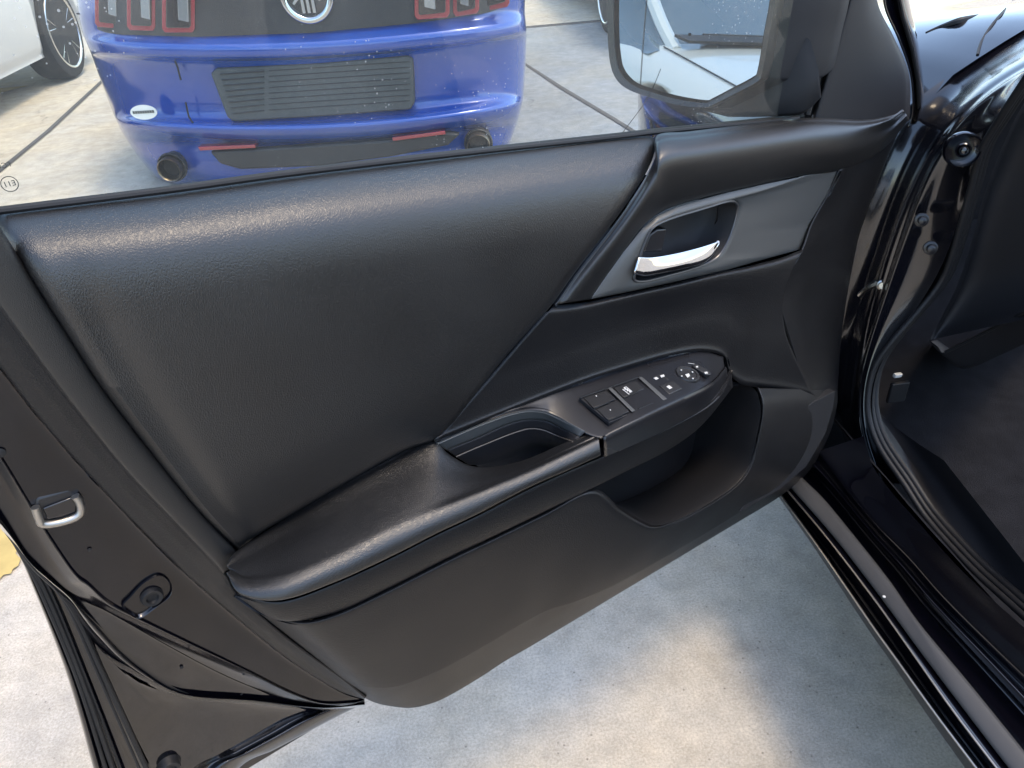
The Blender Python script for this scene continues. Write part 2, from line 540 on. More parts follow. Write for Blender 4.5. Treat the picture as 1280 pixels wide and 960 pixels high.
# ---- upper padded insert
PAD_TOP = [(-14, 269), (100, 255), (215, 241), (360, 221), (560, 197), (700, 181), (790, 171), (812, 169)]
PAD_R = [(812, 169), (819, 176), (818, 192), (806, 219), (783, 255), (762, 284), (720, 339), (690, 381), (660, 414), (625, 454), (588, 501), (560, 536), (543, 551)]
PAD_B = [(296, 688), (330, 664), (362, 645), (430, 605), (500, 566), (543, 551)]
PAD_L = [(-14, 269), (0, 291), (30, 336), (75, 404), (125, 481), (185, 560), (250, 640), (296, 688)]
U, V = edge_samples(90), edge_samples(80)
G2 = coons(PAD_TOP, PAD_B, PAD_L, PAD_R, U, V)
G3 = np.zeros((*G2.shape[:2], 3))


ROLL = spline(np.array([(0, -.064), (.02, -.050), (.045, -.034), (.075, -.022), (.115, -.012), (.17, -.005), (.25, -.001), (.36, 0), (.6, 0), (1.0, 0)]), 300)


def pad_n(u, v):
    e = lambda d, w: max(0.0, 1 - d / w) ** 2
    n = .011 + .005 * math.sin(math.pi * u) * math.sin(math.pi * min(1, v * 1.1))
    n += np.interp(v, ROLL[:, 0], ROLL[:, 1])                # ledge and roll over to the window
    n -= .018 * e(u, .03) + .006 * e(1 - u, .016)
    n -= .012 * max(0.0, (v - .80) / .2) ** 2
    n -= .006 * e(1 - v, .02)
    # soft hollow next to the rear edge
    n -= .004 * math.exp(-((u - .07) / .04) ** 2) * min(1, v * 3)
    return n


for i, v in enumerate(V):
    for j, u in enumerate(U):
        G3[i, j] = dr(*G2[i, j], pad_n(u, v))
mb = MB(); mb.grid(G3)
pad = mb.build("upper_pad", MT["leather"], door, angle=60, solid=.006)

# ---- trim border behind the pad (band up to the ridge, then the outer slope)
SEAM = [(-70, 210), (-16, 270), (-1, 293), (28, 338), (73, 406), (123, 483), (183, 562), (248, 642), (292, 693), (284, 708)]
RIDGE = [(-110, 290), (-40, 330), (0, 385), (33, 430), (70, 480), (115, 538), (160, 592), (215, 650), (262, 699), (279, 717)]
SEAM = [(x + 7, y) for x, y in SEAM]
mid = lerp_px(SEAM, RIDGE, .12); mid2 = lerp_px(SEAM, RIDGE, .85)
mb = MB()
mb.grid(loft([drow(SEAM, -.016), drow(mid, -.006), drow(mid2, -.004), drow(RIDGE, -.008)], 70, 24))
mb.build("trim_border", MT["leather_fine"], door, angle=60, solid=.004)
RIDGE2 = [(-110, 290), (-40, 330), (0, 385), (70, 480), (160, 592), (215, 650), (277, 715), (294, 743), (348, 791), (392, 824), (430, 851), (456, 873)]
BOUND = [(-130, 350), (-60, 390), (0, 460), (40, 512), (87, 567), (150, 635), (215, 701), (245, 729), (329, 800), (385, 841), (425, 864), (455, 874)]
m1, m2 = lerp_px(RIDGE2, BOUND, .1), lerp_px(RIDGE2, BOUND, .92)
mb = MB()
mb.grid(loft([drow(RIDGE2, [-.008] * 7 + [-.006] * 5), drow(m1, -.013), drow(lerp_px(RIDGE2, BOUND, .45), -.024), drow(m2, -.030), drow(BOUND, -.037)], 90, 30))
mb.build("trim_edge", MT["plastic"], door, angle=60, solid=.003)

# ---- upper front trim (wraps round the handle plate)
FO = [(692, 381), (720, 341), (763, 286), (784, 257), (807, 221), (819, 195), (821, 169), (862, 164), (930, 156), (1015, 147), (1080, 149), (1112, 144), (1129, 137)]
FI = [(738, 374), (754, 350), (770, 327), (788, 303), (802, 285), (820, 269), (846, 257), (905, 241), (955, 230), (1000, 220), (1049, 213), (1100, 190), (1137, 149)]
NO = [-.004, -.004, -.005, -.006, -.010, -.022, -.040, -.042, -.044, -.046, -.048, -.056, -.065]
NA = [.001, .002, .003, .003, .002, -.004, -.014, -.014, -.016, -.018, -.022, -.036, -.055]
NB = [.004, .006, .008, .009, .010, .010, .009, .009, .008, .006, -.004, -.028, -.055]
NC = [-.001, .000, .000, .001, .001, .001, .001, .001, .000, -.002, -.012, -.036, -.065]
rows = [drow(FO, NO), drow(lerp_px(FO, FI, .03), [a * .55 + b * .45 for a, b in zip(NO, NA)]), drow(lerp_px(FO, FI, .075), [a * .28 + b * .72 for a, b in zip(NO, NA)]), drow(lerp_px(FO, FI, .14), [x * .55 for x in NA]), drow(lerp_px(FO, FI, .34), NB), drow(lerp_px(FO, FI, .62), [x * .9 + .001 for x in NB]), drow(lerp_px(FO, FI, .95), NC), drow(FI, [x - .006 for x in NC])]
mb = MB(); mb.grid(loft(rows, 110, 40))
mb.build("upper_front_trim", MT["leather_fine"], door, angle=60, solid=.004)
# pale edge bead along the seam between pad and front trim
mb = MB(); mb.tube([dr(p[0], p[1], -.0075) for p in resample(np.array([(692, 380), (706, 360), (720, 340), (742, 312), (763, 285)], float), 30)], .0009, 6)
mb.build("seam_bead", MT["plastic"], door)

# ---- handle plate with its opening
PO = [(738, 374), (757, 346), (779, 315), (802, 286), (820, 270), (846, 258), (880, 248), (910, 240), (960, 229), (1005, 220), (1049, 214), (1034, 245), (1014, 280), (1004, 311), (970, 320), (910, 337), (845, 352), (790, 364)]
PH = [(792, 349), (796, 335), (800, 318), (810, 292), (817, 283), (830, 276), (850, 269), (867, 264), (887, 258), (905, 252.5), (917, 252), (921, 262), (913, 292), (901, 315), (889, 326), (867, 335), (835, 344), (806, 351)]
PNo = [-.003] * 9 + [-.005, -.018, -.020, -.022, -.018, -.010, -.004, -.003, -.003]
PNi = [.002] * 9 + [.002, .000, -.002, -.001, 0, .001, .002, .002, .002]


def ring(rows, m, n, smooth=True):
    R2 = []
    for r in rows:
        P = np.asarray(r, float); k = len(P)
        E_ = np.vstack([P[-3:], P, P[:4]])
        R2.append(np.array(spline(E_, (k + 6) * m + 1)[3 * m:(3 + k) * m]))
    R2 = np.array(R2)
    if smooth and len(rows) > 2:
        return np.stack([spline(R2[:, j], n) for j in range(R2.shape[1])], 1)
    return np.concatenate([[R2[i] * (1 - f) + R2[i + 1] * f for f in np.linspace(0, 1, n, endpoint=False)] for i in range(len(rows) - 1)] + [R2[-1:]])


def ring_lin(row, m):
    P = np.asarray(row, float)
    out = []
    for i in range(len(P)):
        for f in np.linspace(0, 1, m, endpoint=False):
            out.append(P[i] * (1 - f) + P[(i + 1) % len(P)] * f)
    return np.array(out)


mb = MB()
o3 = drow(PO, PNo); i3 = drow(PH, PNi)
ob = ring_lin(o3, 6); hb = ring([i3], 6, 1, False)[0] if False else np.array(ring([i3, i3], 6, 2, False)[0])
G = [ob * (1 - t) + hb * t for t in (0, .04, .2, .4, .6, .8, .94, 1)]
for k, t in enumerate((0, .04, .2, .4, .6, .8, .94, 1)):
    G[k] = G[k] + NV * (.003 * math.sin(math.pi * t))
mb.grid(G, closed_u=True)
plate = mb.build("handle_plate", MT["satin"], door, angle=70, solid=.003)
# bright bevel of the opening and the cup behind it
mb = MB(); mb.tube(hb + NV * .001, .0016, 8, closed=True)
mb.build("opening_bevel", pmat("satin_bright_edge", (.09, .09, .095), .35, metal=.7), plate)
ctr = np.mean(hb, 0)
mb = MB()
G = [hb, hb * .98 + ctr * .02 - NV * .004]
for t, dn in ((.05, .016), (.11, .030), (.22, .040), (.5, .046), (.9, .048), (.999, .048)):
    G.append(hb * (1 - t) + ctr * t - NV * dn)
mb.grid(G, closed_u=True)
cup = mb.build("handle_cup", MT["plastic_dark"], plate, angle=60)
# inner wall line of the cup
mb = MB(); mb.tube([dr(898, 258, -.012), dr(896, 275, -.022), dr(885, 297, -.03), dr(877, 305, -.034)], .0009, 6)
mb.build("cup_ridge", MT["plastic"], plate)
# chrome lever
LT = [(799, 321), (812, 321.5), (826, 320), (845, 316.5), (862, 312.5), (880, 307.5), (892, 303.5), (899, 301)]
LB = [(792.5, 343), (806, 345.5), (826, 342.5), (845, 338.5), (862, 334.5), (878, 330), (890, 321), (899.5, 305)]
nt_ = [.004, .003, .002, .003, .004, .004, .003, .002]
nm_ = [.010, .009, .010, .012, .013, .012, .009, .004]
nb_ = [.004, .004, .004, .005, .005, .005, .003, .001]
rows = [drow(lerp_px(LT, LB, .06), [x - .014 for x in nt_]), drow(LT, nt_), drow(lerp_px(LT, LB, .12), [x + .003 for x in nt_]), drow(lerp_px(LT, LB, .5), [x - .001 for x in nm_]), drow(lerp_px(LT, LB, .9), nm_), drow(LB, nb_), drow(lerp_px(LT, LB, .97), [x - .012 for x in nb_])]
mb = MB(); mb.grid(loft(rows, 50, 36))
lever = mb.build("handle_lever", MT["chrome"], door, angle=70, solid=.002)
# lock tab
KB = [(805, 315), (828, 315), (834, 286), (822, 286.5), (813, 293)]
mb = MB(); mb.prism(drow(KB, -.004), -NV * .014)
mb.build("lock_tab", MT["satin_black"], door, bevel=.002)

# ---- middle panel
MTop = [(692, 382), (715, 380), (738, 377), (765, 371), (800, 363), (850, 352), (900, 340), (930, 334), (950, 329), (970, 324), (985, 319), (995, 315), (1004, 312)]
MBot = [(543, 552), (594, 531), (653, 507), (719, 481), (766, 465), (831, 446), (875, 439), (904, 446), (911, 466), (926, 480), (946, 484), (985, 489), (1020, 497)]
rows = []
for t, dn, dx in ((0, -.008, 0), (.03, .001, -3), (.10, .003, -12), (.33, -.001, -30), (.5, -.002, -32), (.66, -.001, -26), (.90, .000, -8), (.97, .002, -2), (1, .000, 0)):
    P = lerp_px(MTop, MBot, t)
    P = [(p[0] + dx * (k / 12) ** 3, p[1]) for k, p in enumerate(P)]
    nn = [dn + (.010 * t * (k / 12) ** 2) for k in range(13)]
    rows.append(drow(P, nn))
mb = MB(); mb.grid(loft(rows, 80, 60))
mb.build("middle_panel", MT["plastic"], door, angle=60, solid=.004)

# ---- front end of the trim, turning towards the hinges
EL = [(1049, 214), (1034, 246), (1015, 281), (1003, 314), (977, 362), (977, 385), (990, 430), (1006, 478), (1020, 496)]
ER = [(1134, 151), (1120, 172), (1097, 229), (1083, 268), (1072, 303), (1058, 375), (1051, 430), (1048, 472), (1047, 486)]
rows = [drow(EL, [-.014, -.018, -.016, -.008, -.002, -.001, .002, .006, .008]), drow(lerp_px(EL, ER, .06), [-.016, -.020, -.020, -.014, -.010, -.009, -.006, -.002, .004]),
        drow(lerp_px(EL, ER, .5), [-.040, -.036, -.036, -.036, -.034, -.034, -.030, -.02, -.006]), drow(lerp_px(EL, ER, .93), [-.066, -.058, -.058, -.058, -.058, -.056, -.052, -.04, -.02]),
        drow(ER, [-.075, -.070, -.070, -.070, -.070, -.070, -.065, -.05, -.03])]
mb = MB(); mb.grid(loft(rows, 50, 30))
mb.build("front_end_trim", MT["plastic"], door, angle=60, solid=.003)
mb = MB(); mb.tube([dr(1004, 309, -.012), dr(1035, 300, -.034), dr(1070, 285, -.058)], .0009, 6)
mb.build("part_line", MT["plastic"], door)

# ---- armrest
AB = [(283, 706), (297, 688), (362, 645), (430, 605), (500, 566), (541, 551), (560, 567), (585, 581), (612, 584), (655, 575), (700, 556), (735, 541)]
AR = [(288, 713), (312, 725), (360, 720), (420, 697), (480, 668), (530, 645), (560, 632), (590, 619), (620, 606), (662, 588), (705, 568), (748, 548)]
AL = [(283, 716), (301, 743), (352, 750), (420, 727), (490, 695), (545, 667), (575, 653), (600, 641), (630, 625), (670, 605), (712, 587), (751, 569)]
nAB = [.010, .000, -.010, -.010, -.010, -.004, .010, .020, .026, .038, .050, .058]
nAR = [.020, .045, .060, .066, .068, .069, .070, .070, .071, .072, .073, .074]
nAR = [a + (.008 if k > 1 else .003) for k, a in enumerate(nAR)]
nAL = [.012, .030, .050, .060, .062, .063, .064, .064, .065, .066, .067, .068]
rr = [.010, .016] + [.021] * 9 + [.020]                  # radius of the padded front edge
mixn = lambda t, d: [a * (1 - t) + (b - .5 * r_) * t + d for a, b, r_ in zip(nAB, nAR, rr)]
rows = [drow(AB, [x - .006 for x in nAB]), drow(lerp_px(AB, AR, .03), [x + .001 for x in nAB]), drow(lerp_px(AB, AR, .30), mixn(.31, .001)), drow(lerp_px(AB, AR, .60), mixn(.68, .001)), drow(lerp_px(AB, AR, .86), mixn(1, 0)),
        drow(AR, nAR), drow(lerp_px(AR, AL, .5), [n_ + .38 * r_ for n_, r_ in zip(nAR, rr)]), drow(lerp_px(AR, AL, .93), [n_ + .50 * r_ for n_, r_ in zip(nAR, rr)]), drow(AL, [n_ + .30 * r_ for n_, r_ in zip(nAR, rr)]), drow(lerp_px(AR, AL, .98), [n_ - .2 * r_ for n_, r_ in zip(nAR, rr)])]
mb = MB(); Garm = loft(rows, 140, 60)
mb.grid(Garm)
fe = Garm[:, -1]; mb.poly(fe)          # front end face
armrest = mb.build("armrest", MT["leather"], door, angle=65, solid=.003)

# ---- armrest carrier band under the leather and the switch panel
BT = [(297, 742), (352, 752), (420, 729), (490, 697), (545, 669), (600, 643), (670, 607), (752, 571), (809, 546), (853, 524), (884, 506), (902, 488), (914, 462)]
BB = [(297, 746), (350, 776), (419, 766), (484, 736), (559, 698), (620, 669), (680, 640), (741, 610), (787, 587), (831, 565), (864, 543), (887, 521), (916, 484)]
bnT = [.022, .044, .052, .054, .055, .056, .058, .060, .062, .062, .058, .046, .010]
bnB = [.016, .040, .050, .053, .055, .057, .058, .058, .056, .052, .046, .034, .006]
rows = [drow(BT, [x - .004 for x in bnT]), drow(lerp_px(BT, BB, .05), bnT), drow(lerp_px(BT, BB, .5), [a * .5 + b * .5 + .002 for a, b in zip(bnT, bnB)]), drow(lerp_px(BT, BB, .95), bnB), drow(BB, [x - .006 for x in bnB])]
mb = MB(); mb.grid(loft(rows, 110, 20))
mb.build("armrest_carrier", MT["plastic"], door, angle=60, solid=.003)

# ---- switch panel
SB = [(543, 551), (594, 530), (630, 514), (655, 505), (675, 497), (695, 489), (735, 474), (766, 464), (831, 445), (875, 438), (904, 446)]
SF = [(544, 554), (598, 531), (631, 519), (657, 513), (679, 514), (697, 521), (753, 547), (809, 518), (853, 497), (886, 480), (906, 460)]
nSB = [-.004, -.002, 0, 0, 0, 0, 0, 0, 0, .002, .006]
nSF = [-.002, .000, .004, .008, .014, .026, .076, .078, .070, .055, .022]
rows = [drow(SB, [x - .004 for x in nSB]), drow(lerp_px(SB, SF, .05), nSB), drow(lerp_px(SB, SF, .5), [(a + b) / 2 for a, b in zip(nSB, nSF)]), drow(lerp_px(SB, SF, .93), [a * .07 + b * .93 + .0005 for a, b in zip(nSB, nSF)]), drow(SF, nSF)]
mb = MB(); mb.grid(loft(rows, 110, 36))
SL = [(754, 569), (809, 545), (853, 523), (888, 502), (907, 470)]
SFf = SF[6:]
nf = nSF[6:]
lipn = [.066, .068, .062, .046, .016]
rows2 = [drow(SFf, nf), drow(lerp_px(SFf, SL, .18), [x + .0015 for x in nf]), drow(lerp_px(SFf, SL, .85), [x + .003 for x in lipn]), drow(SL, lipn), drow(lerp_px(SFf, SL, .97), [x - .005 for x in lipn])]
mb.grid(loft(rows2, 60, 16))
swp = mb.build("switch_panel", MT["satin_black"], door, angle=50, solid=.003)
mb = MB(); mb.tube(resample(drow(SL, [x + .0015 for x in lipn]), 40), .0009, 6)
mb.build("panel_edge_line", MT["plastic"], swp)

# ---- pull cup
RI = [(545, 554), (570, 543), (598, 531), (631, 519), (657, 513), (679, 514), (697, 521), (732, 539)]
RL = [(559, 563), (578, 555), (598, 547), (631, 532), (657, 525), (681, 526), (697, 533), (724, 546)]
RT = [(570, 571), (588, 563), (605, 556), (640, 542), (662, 536), (680, 538), (697, 545), (716, 552)]
RBt = [(600, 590), (612, 590), (625, 588), (645, 580), (665, 572), (680, 570), (697, 566), (712, 560)]
mb = MB()
ri_n = [-.002, 0, .001, .004, .008, .014, .026, .060]
mb.grid(loft([drow(RI, ri_n), drow(lerp_px(RI, RL, .1), [x + .001 for x in ri_n]), drow(RL, [x - .002 for x in ri_n])], 60, 10))
mb.build("pull_cup_rim", MT["satin"], door, angle=70, solid=.002)
mb = MB()
mb.grid(loft([drow(RL, [x - .002 for x in ri_n]), drow(RT, [x - .003 for x in ri_n])], 60, 6))
mb.grid(loft([drow(RT, [x - .003 for x in ri_n]), drow(lerp_px(RT, RBt, .5), [x - .006 for x in ri_n]), drow(RBt, [-.006] * 8), drow([(p[0], p[1] + 70) for p in RBt], [-.002] * 8)], 60, 20))
mb.build("pull_cup", MT["plastic_dark"], door, angle=60, solid=.002)
mb = MB(); mb.tube(resample(drow(RT, [x - .001 for x in ri_n]), 50), .0007, 6)
mb.build("pull_cup_edge", pmat("pale_plastic_edge", (.10, .09, .08), .4), door)  # thin edge line in a paler plastic colour

# ---- lower panel with the pocket lip
LTp = [(294, 742), (325, 762), (372, 776), (419, 766), (484, 736), (559, 698), (620, 669), (680, 640), (741, 611), (775, 635), (801, 651), (818, 657), (839, 652), (876, 634), (917, 607), (936, 581), (946, 545), (951, 517), (950, 499), (945, 485)]
LBt = [(457, 873), (468, 878), (484, 882), (511, 885), (534, 881), (559, 871), (600, 847), (632, 826), (665, 807), (700, 786), (735, 765), (770, 744), (810, 720), (860, 690), (920, 654), (977, 619), (1012, 588), (1036, 545), (1046, 508), (1047, 487)]
nLT = [-.004, .020, .042, .050, .052, .054, .055, .056, .056, .058, .060, .061, .061, .060, .056, .050, .042, .034, .026, .014]
nLB = [-.028, -.012, .006, .016, .022, .026, .028, .030, .030, .031, .031, .031, .031, .030, .028, .024, .016, .006, -.002, -.010]
rows = []
for t, e in ((0, -.004), (.02, .001), (.05, .003), (.15, .003), (.35, .003), (.6, .004), (.76, .005), (.80, .004), (.93, -.003), (.985, -.008), (1, -.014)):
    nn = [a * (1 - t) + b * t + e + (.006 * math.sin(math.pi * t) if k > 1 else 0) for k, (a, b) in enumerate(zip(nLT, nLB))]
    rows.append(drow(lerp_px(LTp, LBt, t), nn))
rows.append(drow([(p[0] - 1, p[1] - 2) for p in LBt], [x - .045 for x in nLB]))
mb = MB(); mb.grid(loft(rows, 190, 60))
mb.build("lower_panel", MT["plastic"], door, angle=60, solid=.003)
# textured insert panel at the front of the lower trim
IN = [(1044, 489), (1020, 501), (978, 527), (961, 553), (953, 585), (938, 618), (925, 640), (975, 612), (1008, 583), (1032, 542), (1042, 508)]
mb = MB()
inn = [.004, .012, .020, .028, .034, .039, .042, .032, .024, .015, .006]
mb.prism(drow(IN, [x + .005 for x in inn]), -NV * .012)
mb.build("insert_panel", MT["plastic_dark"], door, bevel=.001)

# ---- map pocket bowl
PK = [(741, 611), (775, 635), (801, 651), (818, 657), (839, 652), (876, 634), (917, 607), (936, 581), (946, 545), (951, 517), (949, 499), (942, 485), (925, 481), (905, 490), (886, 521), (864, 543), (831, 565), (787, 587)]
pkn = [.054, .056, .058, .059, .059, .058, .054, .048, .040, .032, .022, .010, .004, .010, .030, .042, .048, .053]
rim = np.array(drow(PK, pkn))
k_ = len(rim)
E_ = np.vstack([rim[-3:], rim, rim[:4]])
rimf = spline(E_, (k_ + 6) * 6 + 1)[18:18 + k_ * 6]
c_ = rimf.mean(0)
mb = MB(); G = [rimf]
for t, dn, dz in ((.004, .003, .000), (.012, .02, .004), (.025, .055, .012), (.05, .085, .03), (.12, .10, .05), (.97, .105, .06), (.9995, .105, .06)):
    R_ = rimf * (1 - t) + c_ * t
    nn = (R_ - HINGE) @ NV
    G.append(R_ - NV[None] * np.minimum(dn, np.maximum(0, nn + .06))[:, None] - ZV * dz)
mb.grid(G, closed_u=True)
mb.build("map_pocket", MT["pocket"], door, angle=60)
# ---- switches on the panel's top
pA, pB, pC = dr(735, 474, 0), dr(850, 440, 0.001), dr(809, 518, .078)
SN = np.cross(pB - pA, pC - pA); SN /= np.linalg.norm(SN)
if SN[2] < 0: SN = -SN
pA2 = dr(779, 497, np.interp(.5, [0, 1], [0, .078]))


def sw(px, py, hgt=0.0):
    q = ray(px, py)
    return C0 + q * (((pA2 - C0) @ SN + hgt) / (q @ SN))


def swpoly(name, pts, h0, h1, mat, bevel=.0008, parent=door):
    m_ = MB(); m_.prism([sw(x, y, h1) for x, y in pts], SN * (h0 - h1))
    return m_.build(name, mat, parent, bevel=bevel)


def wedge(pts, h):
    """pts: back-left, back-right, front-right, front-left with their heights"""
    top = [sw(x, y, hh) for (x, y), hh in zip(pts, h)]
    bot = [sw(x, y, -.002) for x, y in pts]
    m_ = MB(); m_.add(top + bot, [(0, 1, 2, 3), (7, 6, 5, 4), (0, 4, 5, 1), (1, 5, 6, 2), (2, 6, 7, 3), (3, 7, 4, 0)])
    return m_


MT["switch"] = pmat("switch_plastic", (.014, .014, .015), .42, bump=('noise', 1800, .0001))
swpoly("switch_bezel", [(724, 497), (801, 470.5), (833, 499), (762, 528)], -.003, .0016, MT["plastic_dark"], parent=swp)
for q in ([(729, 497), (758, 486.5), (770, 499), (742, 510)], [(745, 511), (773, 500), (787, 514.5), (760, 525)],
          [(766, 484), (793, 474.5), (806, 486), (779, 497)], [(782, 498), (809, 488), (824, 500.5), (797, 511)]):
    wedge(q, [.0024, .0030, .0046, .0040]).build("window_switch", MT["switch"], swp, bevel=.0010)
    (x0, y0), (x1, y1) = q[3], q[2]
    mb = MB(); mb.tube([sw(x0 + 1, y0, .0044), sw(x1 - 8, y1 + 3.2, .0048)], .0008, 6)
    mb.build("switch_lip", MT["plastic"], swp)
# divider walls that catch the light
for q in ([(760, 485.5), (764, 484.2), (794, 513), (790, 515)], [(798, 472), (802, 470.5), (834, 498.5), (829, 500.5)]):
    wedge(q, [.006, .006, .005, .005]).build("switch_divider", MT["satin"], swp, bevel=.0006)
mb = MB(); mb.tube([sw(725, 497, .004), sw(762, 484, .006), sw(800, 470.5, .007)], .0008, 6)
mb.build("bezel_edge", MT["plastic"], swp)


def mark(pts, h=.0002):
    m_ = MB(); m_.prism([sw(x, y, h) for x, y in pts], -SN * .0004)
    return m_.build("switch_symbol", MT["white_mark"], swp, smooth=False)


for k in range(3):      # AUTO lettering block on the driver's switch
    x = 779.5 + k * 3.1; y = 484.2 + k * 1.9
    mark([(x, y), (x + 2.0, y - .9), (x + 3.6, y + 2.2), (x + 1.6, y + 3.1)], .0042)
mark([(778.6, 486.2), (787, 492.6), (786.4, 493.2), (778, 486.8)], .0046)
mark([(782.6, 482.8), (790.5, 489.2), (789.8, 489.6), (782, 483.2)], .0046)
for x, y in ((744.5, 494.6), (762, 512), (800.5, 497.6)):
    mark([(x, y), (x + 1.2, y - .4), (x + 1.9, y + .6), (x + .7, y + 1)], .0042)
# lock pair
swpoly("lock_switch", [(810, 472), (825, 467), (838, 474), (821, 482)], -.002, .003, MT["switch"], .0012, swp)
swpoly("window_lock_switch", [(824, 482), (841, 475), (853, 485), (837, 493)], -.002, .005, MT["switch"], .0012, swp)
mark([(817, 472.5), (820.5, 471), (823.5, 473), (820, 474.6)], .0036)
mark([(825, 469.3), (829.5, 468), (831, 470), (827, 471.8)], .0036)
mark([(833, 483), (836.5, 481.5), (840.5, 484.5), (837, 486.3)], .0056)
# mirror dial
cd = sw(859, 469)
mb = MB(); mb.lathe(cd - SN * .002, SN, [(.0155, 0), (.0155, .004), (.0145, .0052), (.0120, .0050), (.0112, .0038), (.004, .0036), (.0005, .0036)], 32)
dial = mb.build("mirror_dial", MT["switch"], swp, angle=50)
for x, y in ((851.5, 463), (865.5, 465.5), (852, 470.5), (866, 473.5)):
    m_ = MB(); m_.lathe(sw(x, y, .0030), SN, [(.0011, 0), (.0011, .0008), (.0002, .0009)], 10)
    m_.build("dial_dot", MT["white_mark"], swp)
mark([(856.5, 468), (861, 466.6), (862.6, 469.6), (859.5, 472)], .0028)
# fold / selector switch
def pill(a, b, r, h0, h1, name, mat):
    A, B = sw(*a, 0), sw(*b, 0)
    t = (B - A) / np.linalg.norm(B - A); w = np.cross(SN, t)
    pts = [A + r * (-t * math.cos(x) + w * math.sin(x)) for x in np.linspace(-math.pi / 2, math.pi / 2, 9)]
    pts += [B + r * (t * math.cos(x) - w * math.sin(x)) for x in np.linspace(-math.pi / 2, math.pi / 2, 9)]
    m_ = MB(); m_.prism([p + SN * h1 for p in pts], SN * (h0 - h1)); return m_.build(name, mat, swp, bevel=.0008)


pill((870, 460), (883, 467.5), .0052, -.002, .003, "mirror_selector", MT["switch"])
mark([(869.6, 457.8), (872, 457.2), (873, 458.8), (870.6, 459.4)], .0034)
mark([(880.5, 465), (884, 464.4), (885, 466.6), (881.6, 467.4)], .0036)
mark([(860, 453.6), (868, 454.6), (868, 455), (860, 454)], .0004)

# ---- metal shell of the door behind the trim
BEAD = [(-110, 430), (-50, 500), (0, 573), (35, 631), (52, 660), (92, 720), (110, 735), (135, 757), (170, 775), (240, 808), (308, 840), (365, 868), (402, 880), (440, 879), (456, 875)]
BND = [(-130, 350), (-60, 390), (0, 460), (40, 512), (60, 535), (87, 567), (120, 603), (150, 635), (190, 677), (245, 729), (300, 776), (352, 818), (395, 847), (430, 867), (455, 874)]
S2 = [(-130, 470), (-70, 540), (0, 637), (30, 685), (45, 702), (65, 721), (85, 739), (110, 753), (140, 768), (207, 806), (275, 842), (325, 863), (365, 876), (420, 883), (456, 878)]
shell = MB()
shell.grid(loft([drow(BND, -.036), drow(lerp_px(BND, BEAD, .06), -.040), drow(lerp_px(BND, BEAD, .5), -.041), drow(lerp_px(BND, BEAD, .94), -.042)], 80, 14))
sh = shell.build("inner_shell", MT["paint_dusty"], door, angle=60)
mb = MB()
mb.grid(loft([drow(lerp_px(BND, BEAD, .93), -.0425), drow(lerp_px(BND, BEAD, .975), -.0395), drow(BEAD, -.042), drow(lerp_px(BEAD, S2, .4), -.050), drow(lerp_px(BEAD, S2, .9), -.056), drow(S2, -.056)], 90, 26))
mb.build("shell_bead", MT["paint_dusty"], door, angle=70)
S3 = [(-150, 480), (-90, 555), (0, 652), (35, 700), (60, 722), (85, 742), (102, 762), (120, 782), (155, 820), (190, 847), (220, 864), (255, 871), (320, 875), (400, 884), (456, 880)]
S4 = [(-160, 490), (-95, 560), (0, 660), (40, 708), (66, 735), (90, 760), (105, 785), (122, 808), (147, 833), (185, 856), (215, 868), (252, 876), (320, 881), (400, 888), (456, 883)]
mb = MB()
mb.grid(loft([drow(S2, -.056), drow(lerp_px(S2, S3, .05), -.060), drow(lerp_px(S2, S3, .9), -.062), drow(S3, -.058)], 90, 16))
mb.grid(loft([drow(S3, -.058), drow(lerp_px(S3, S4, .3), -.057), drow(lerp_px(S3, S4, .7), -.068), drow(S4, -.080)], 90, 12))
mb.build("shell_flange", MT["paint"], door, angle=60)
FB = [(215, 1010), (240, 962), (275, 942), (315, 920), (352, 899), (392, 884)]
FT = [(86, 755), (105, 785), (147, 833), (200, 863), (300, 879), (392, 884)]
mb = MB(); mb.grid(loft([drow(FT, -.081), drow(lerp_px(FT, FB, .5), -.084), drow(FB, -.086)], 50, 20))
mb.build("lower_shell", MT["paint"], door, angle=60)
# rolled bottom of the outer skin
FC = [(250, 1030), (297, 961), (340, 938), (380, 917), (418, 897), (459, 877)]
FBx = [(215, 1010), (240, 962), (275, 942), (315, 920), (352, 899), (400, 882)]
mb = MB(); mb.grid(loft([drow(FBx, -.088), drow(lerp_px(FBx, FC, .12), -.096), drow(lerp_px(FBx, FC, .3), -.098), drow(lerp_px(FBx, FC, .6), -.088), drow(FC, -.096), drow(lerp_px(FBx, FC, .97), -.112)], 50, 26))
mb.build("skin_hem", MT["paint"], door, angle=70)
# rear edge: seal strips and skin edge
E1 = [(-60, 595), (0, 652), (40, 705), (88, 757), (130, 845), (182, 958), (206, 1010)]
E2 = [(-62, 592), (0, 650), (36, 700), (64, 738), (108, 845), (152, 958), (170, 1010)]
E3 = [(-64, 590), (0, 648), (30, 700), (46, 735), (92, 845), (126, 958), (140, 1010)]
E4 = [(-66, 588), (0, 655), (17, 681), (36, 722), (83, 842), (116, 958), (130, 1010)]
mb = MB()
mb.grid(loft([drow(E1, -.079), drow(lerp_px(E1, E2, .15), -.086), drow(lerp_px(E1, E2, .8), -.088), drow(E2, -.084)], 60, 16))
mb.grid(loft([drow(E2, -.084), drow(lerp_px(E2, E3, .3), -.094), drow(lerp_px(E2, E3, .7), -.095), drow(E3, -.09)], 60, 12))
mb.grid(loft([drow(E3, -.09), drow(lerp_px(E3, E4, .5), -.088), drow(E4, -.094), drow(lerp_px(E3, E4, .98), -.115)], 60, 12))
mb.build("rear_edge", MT["paint"], door, angle=60)
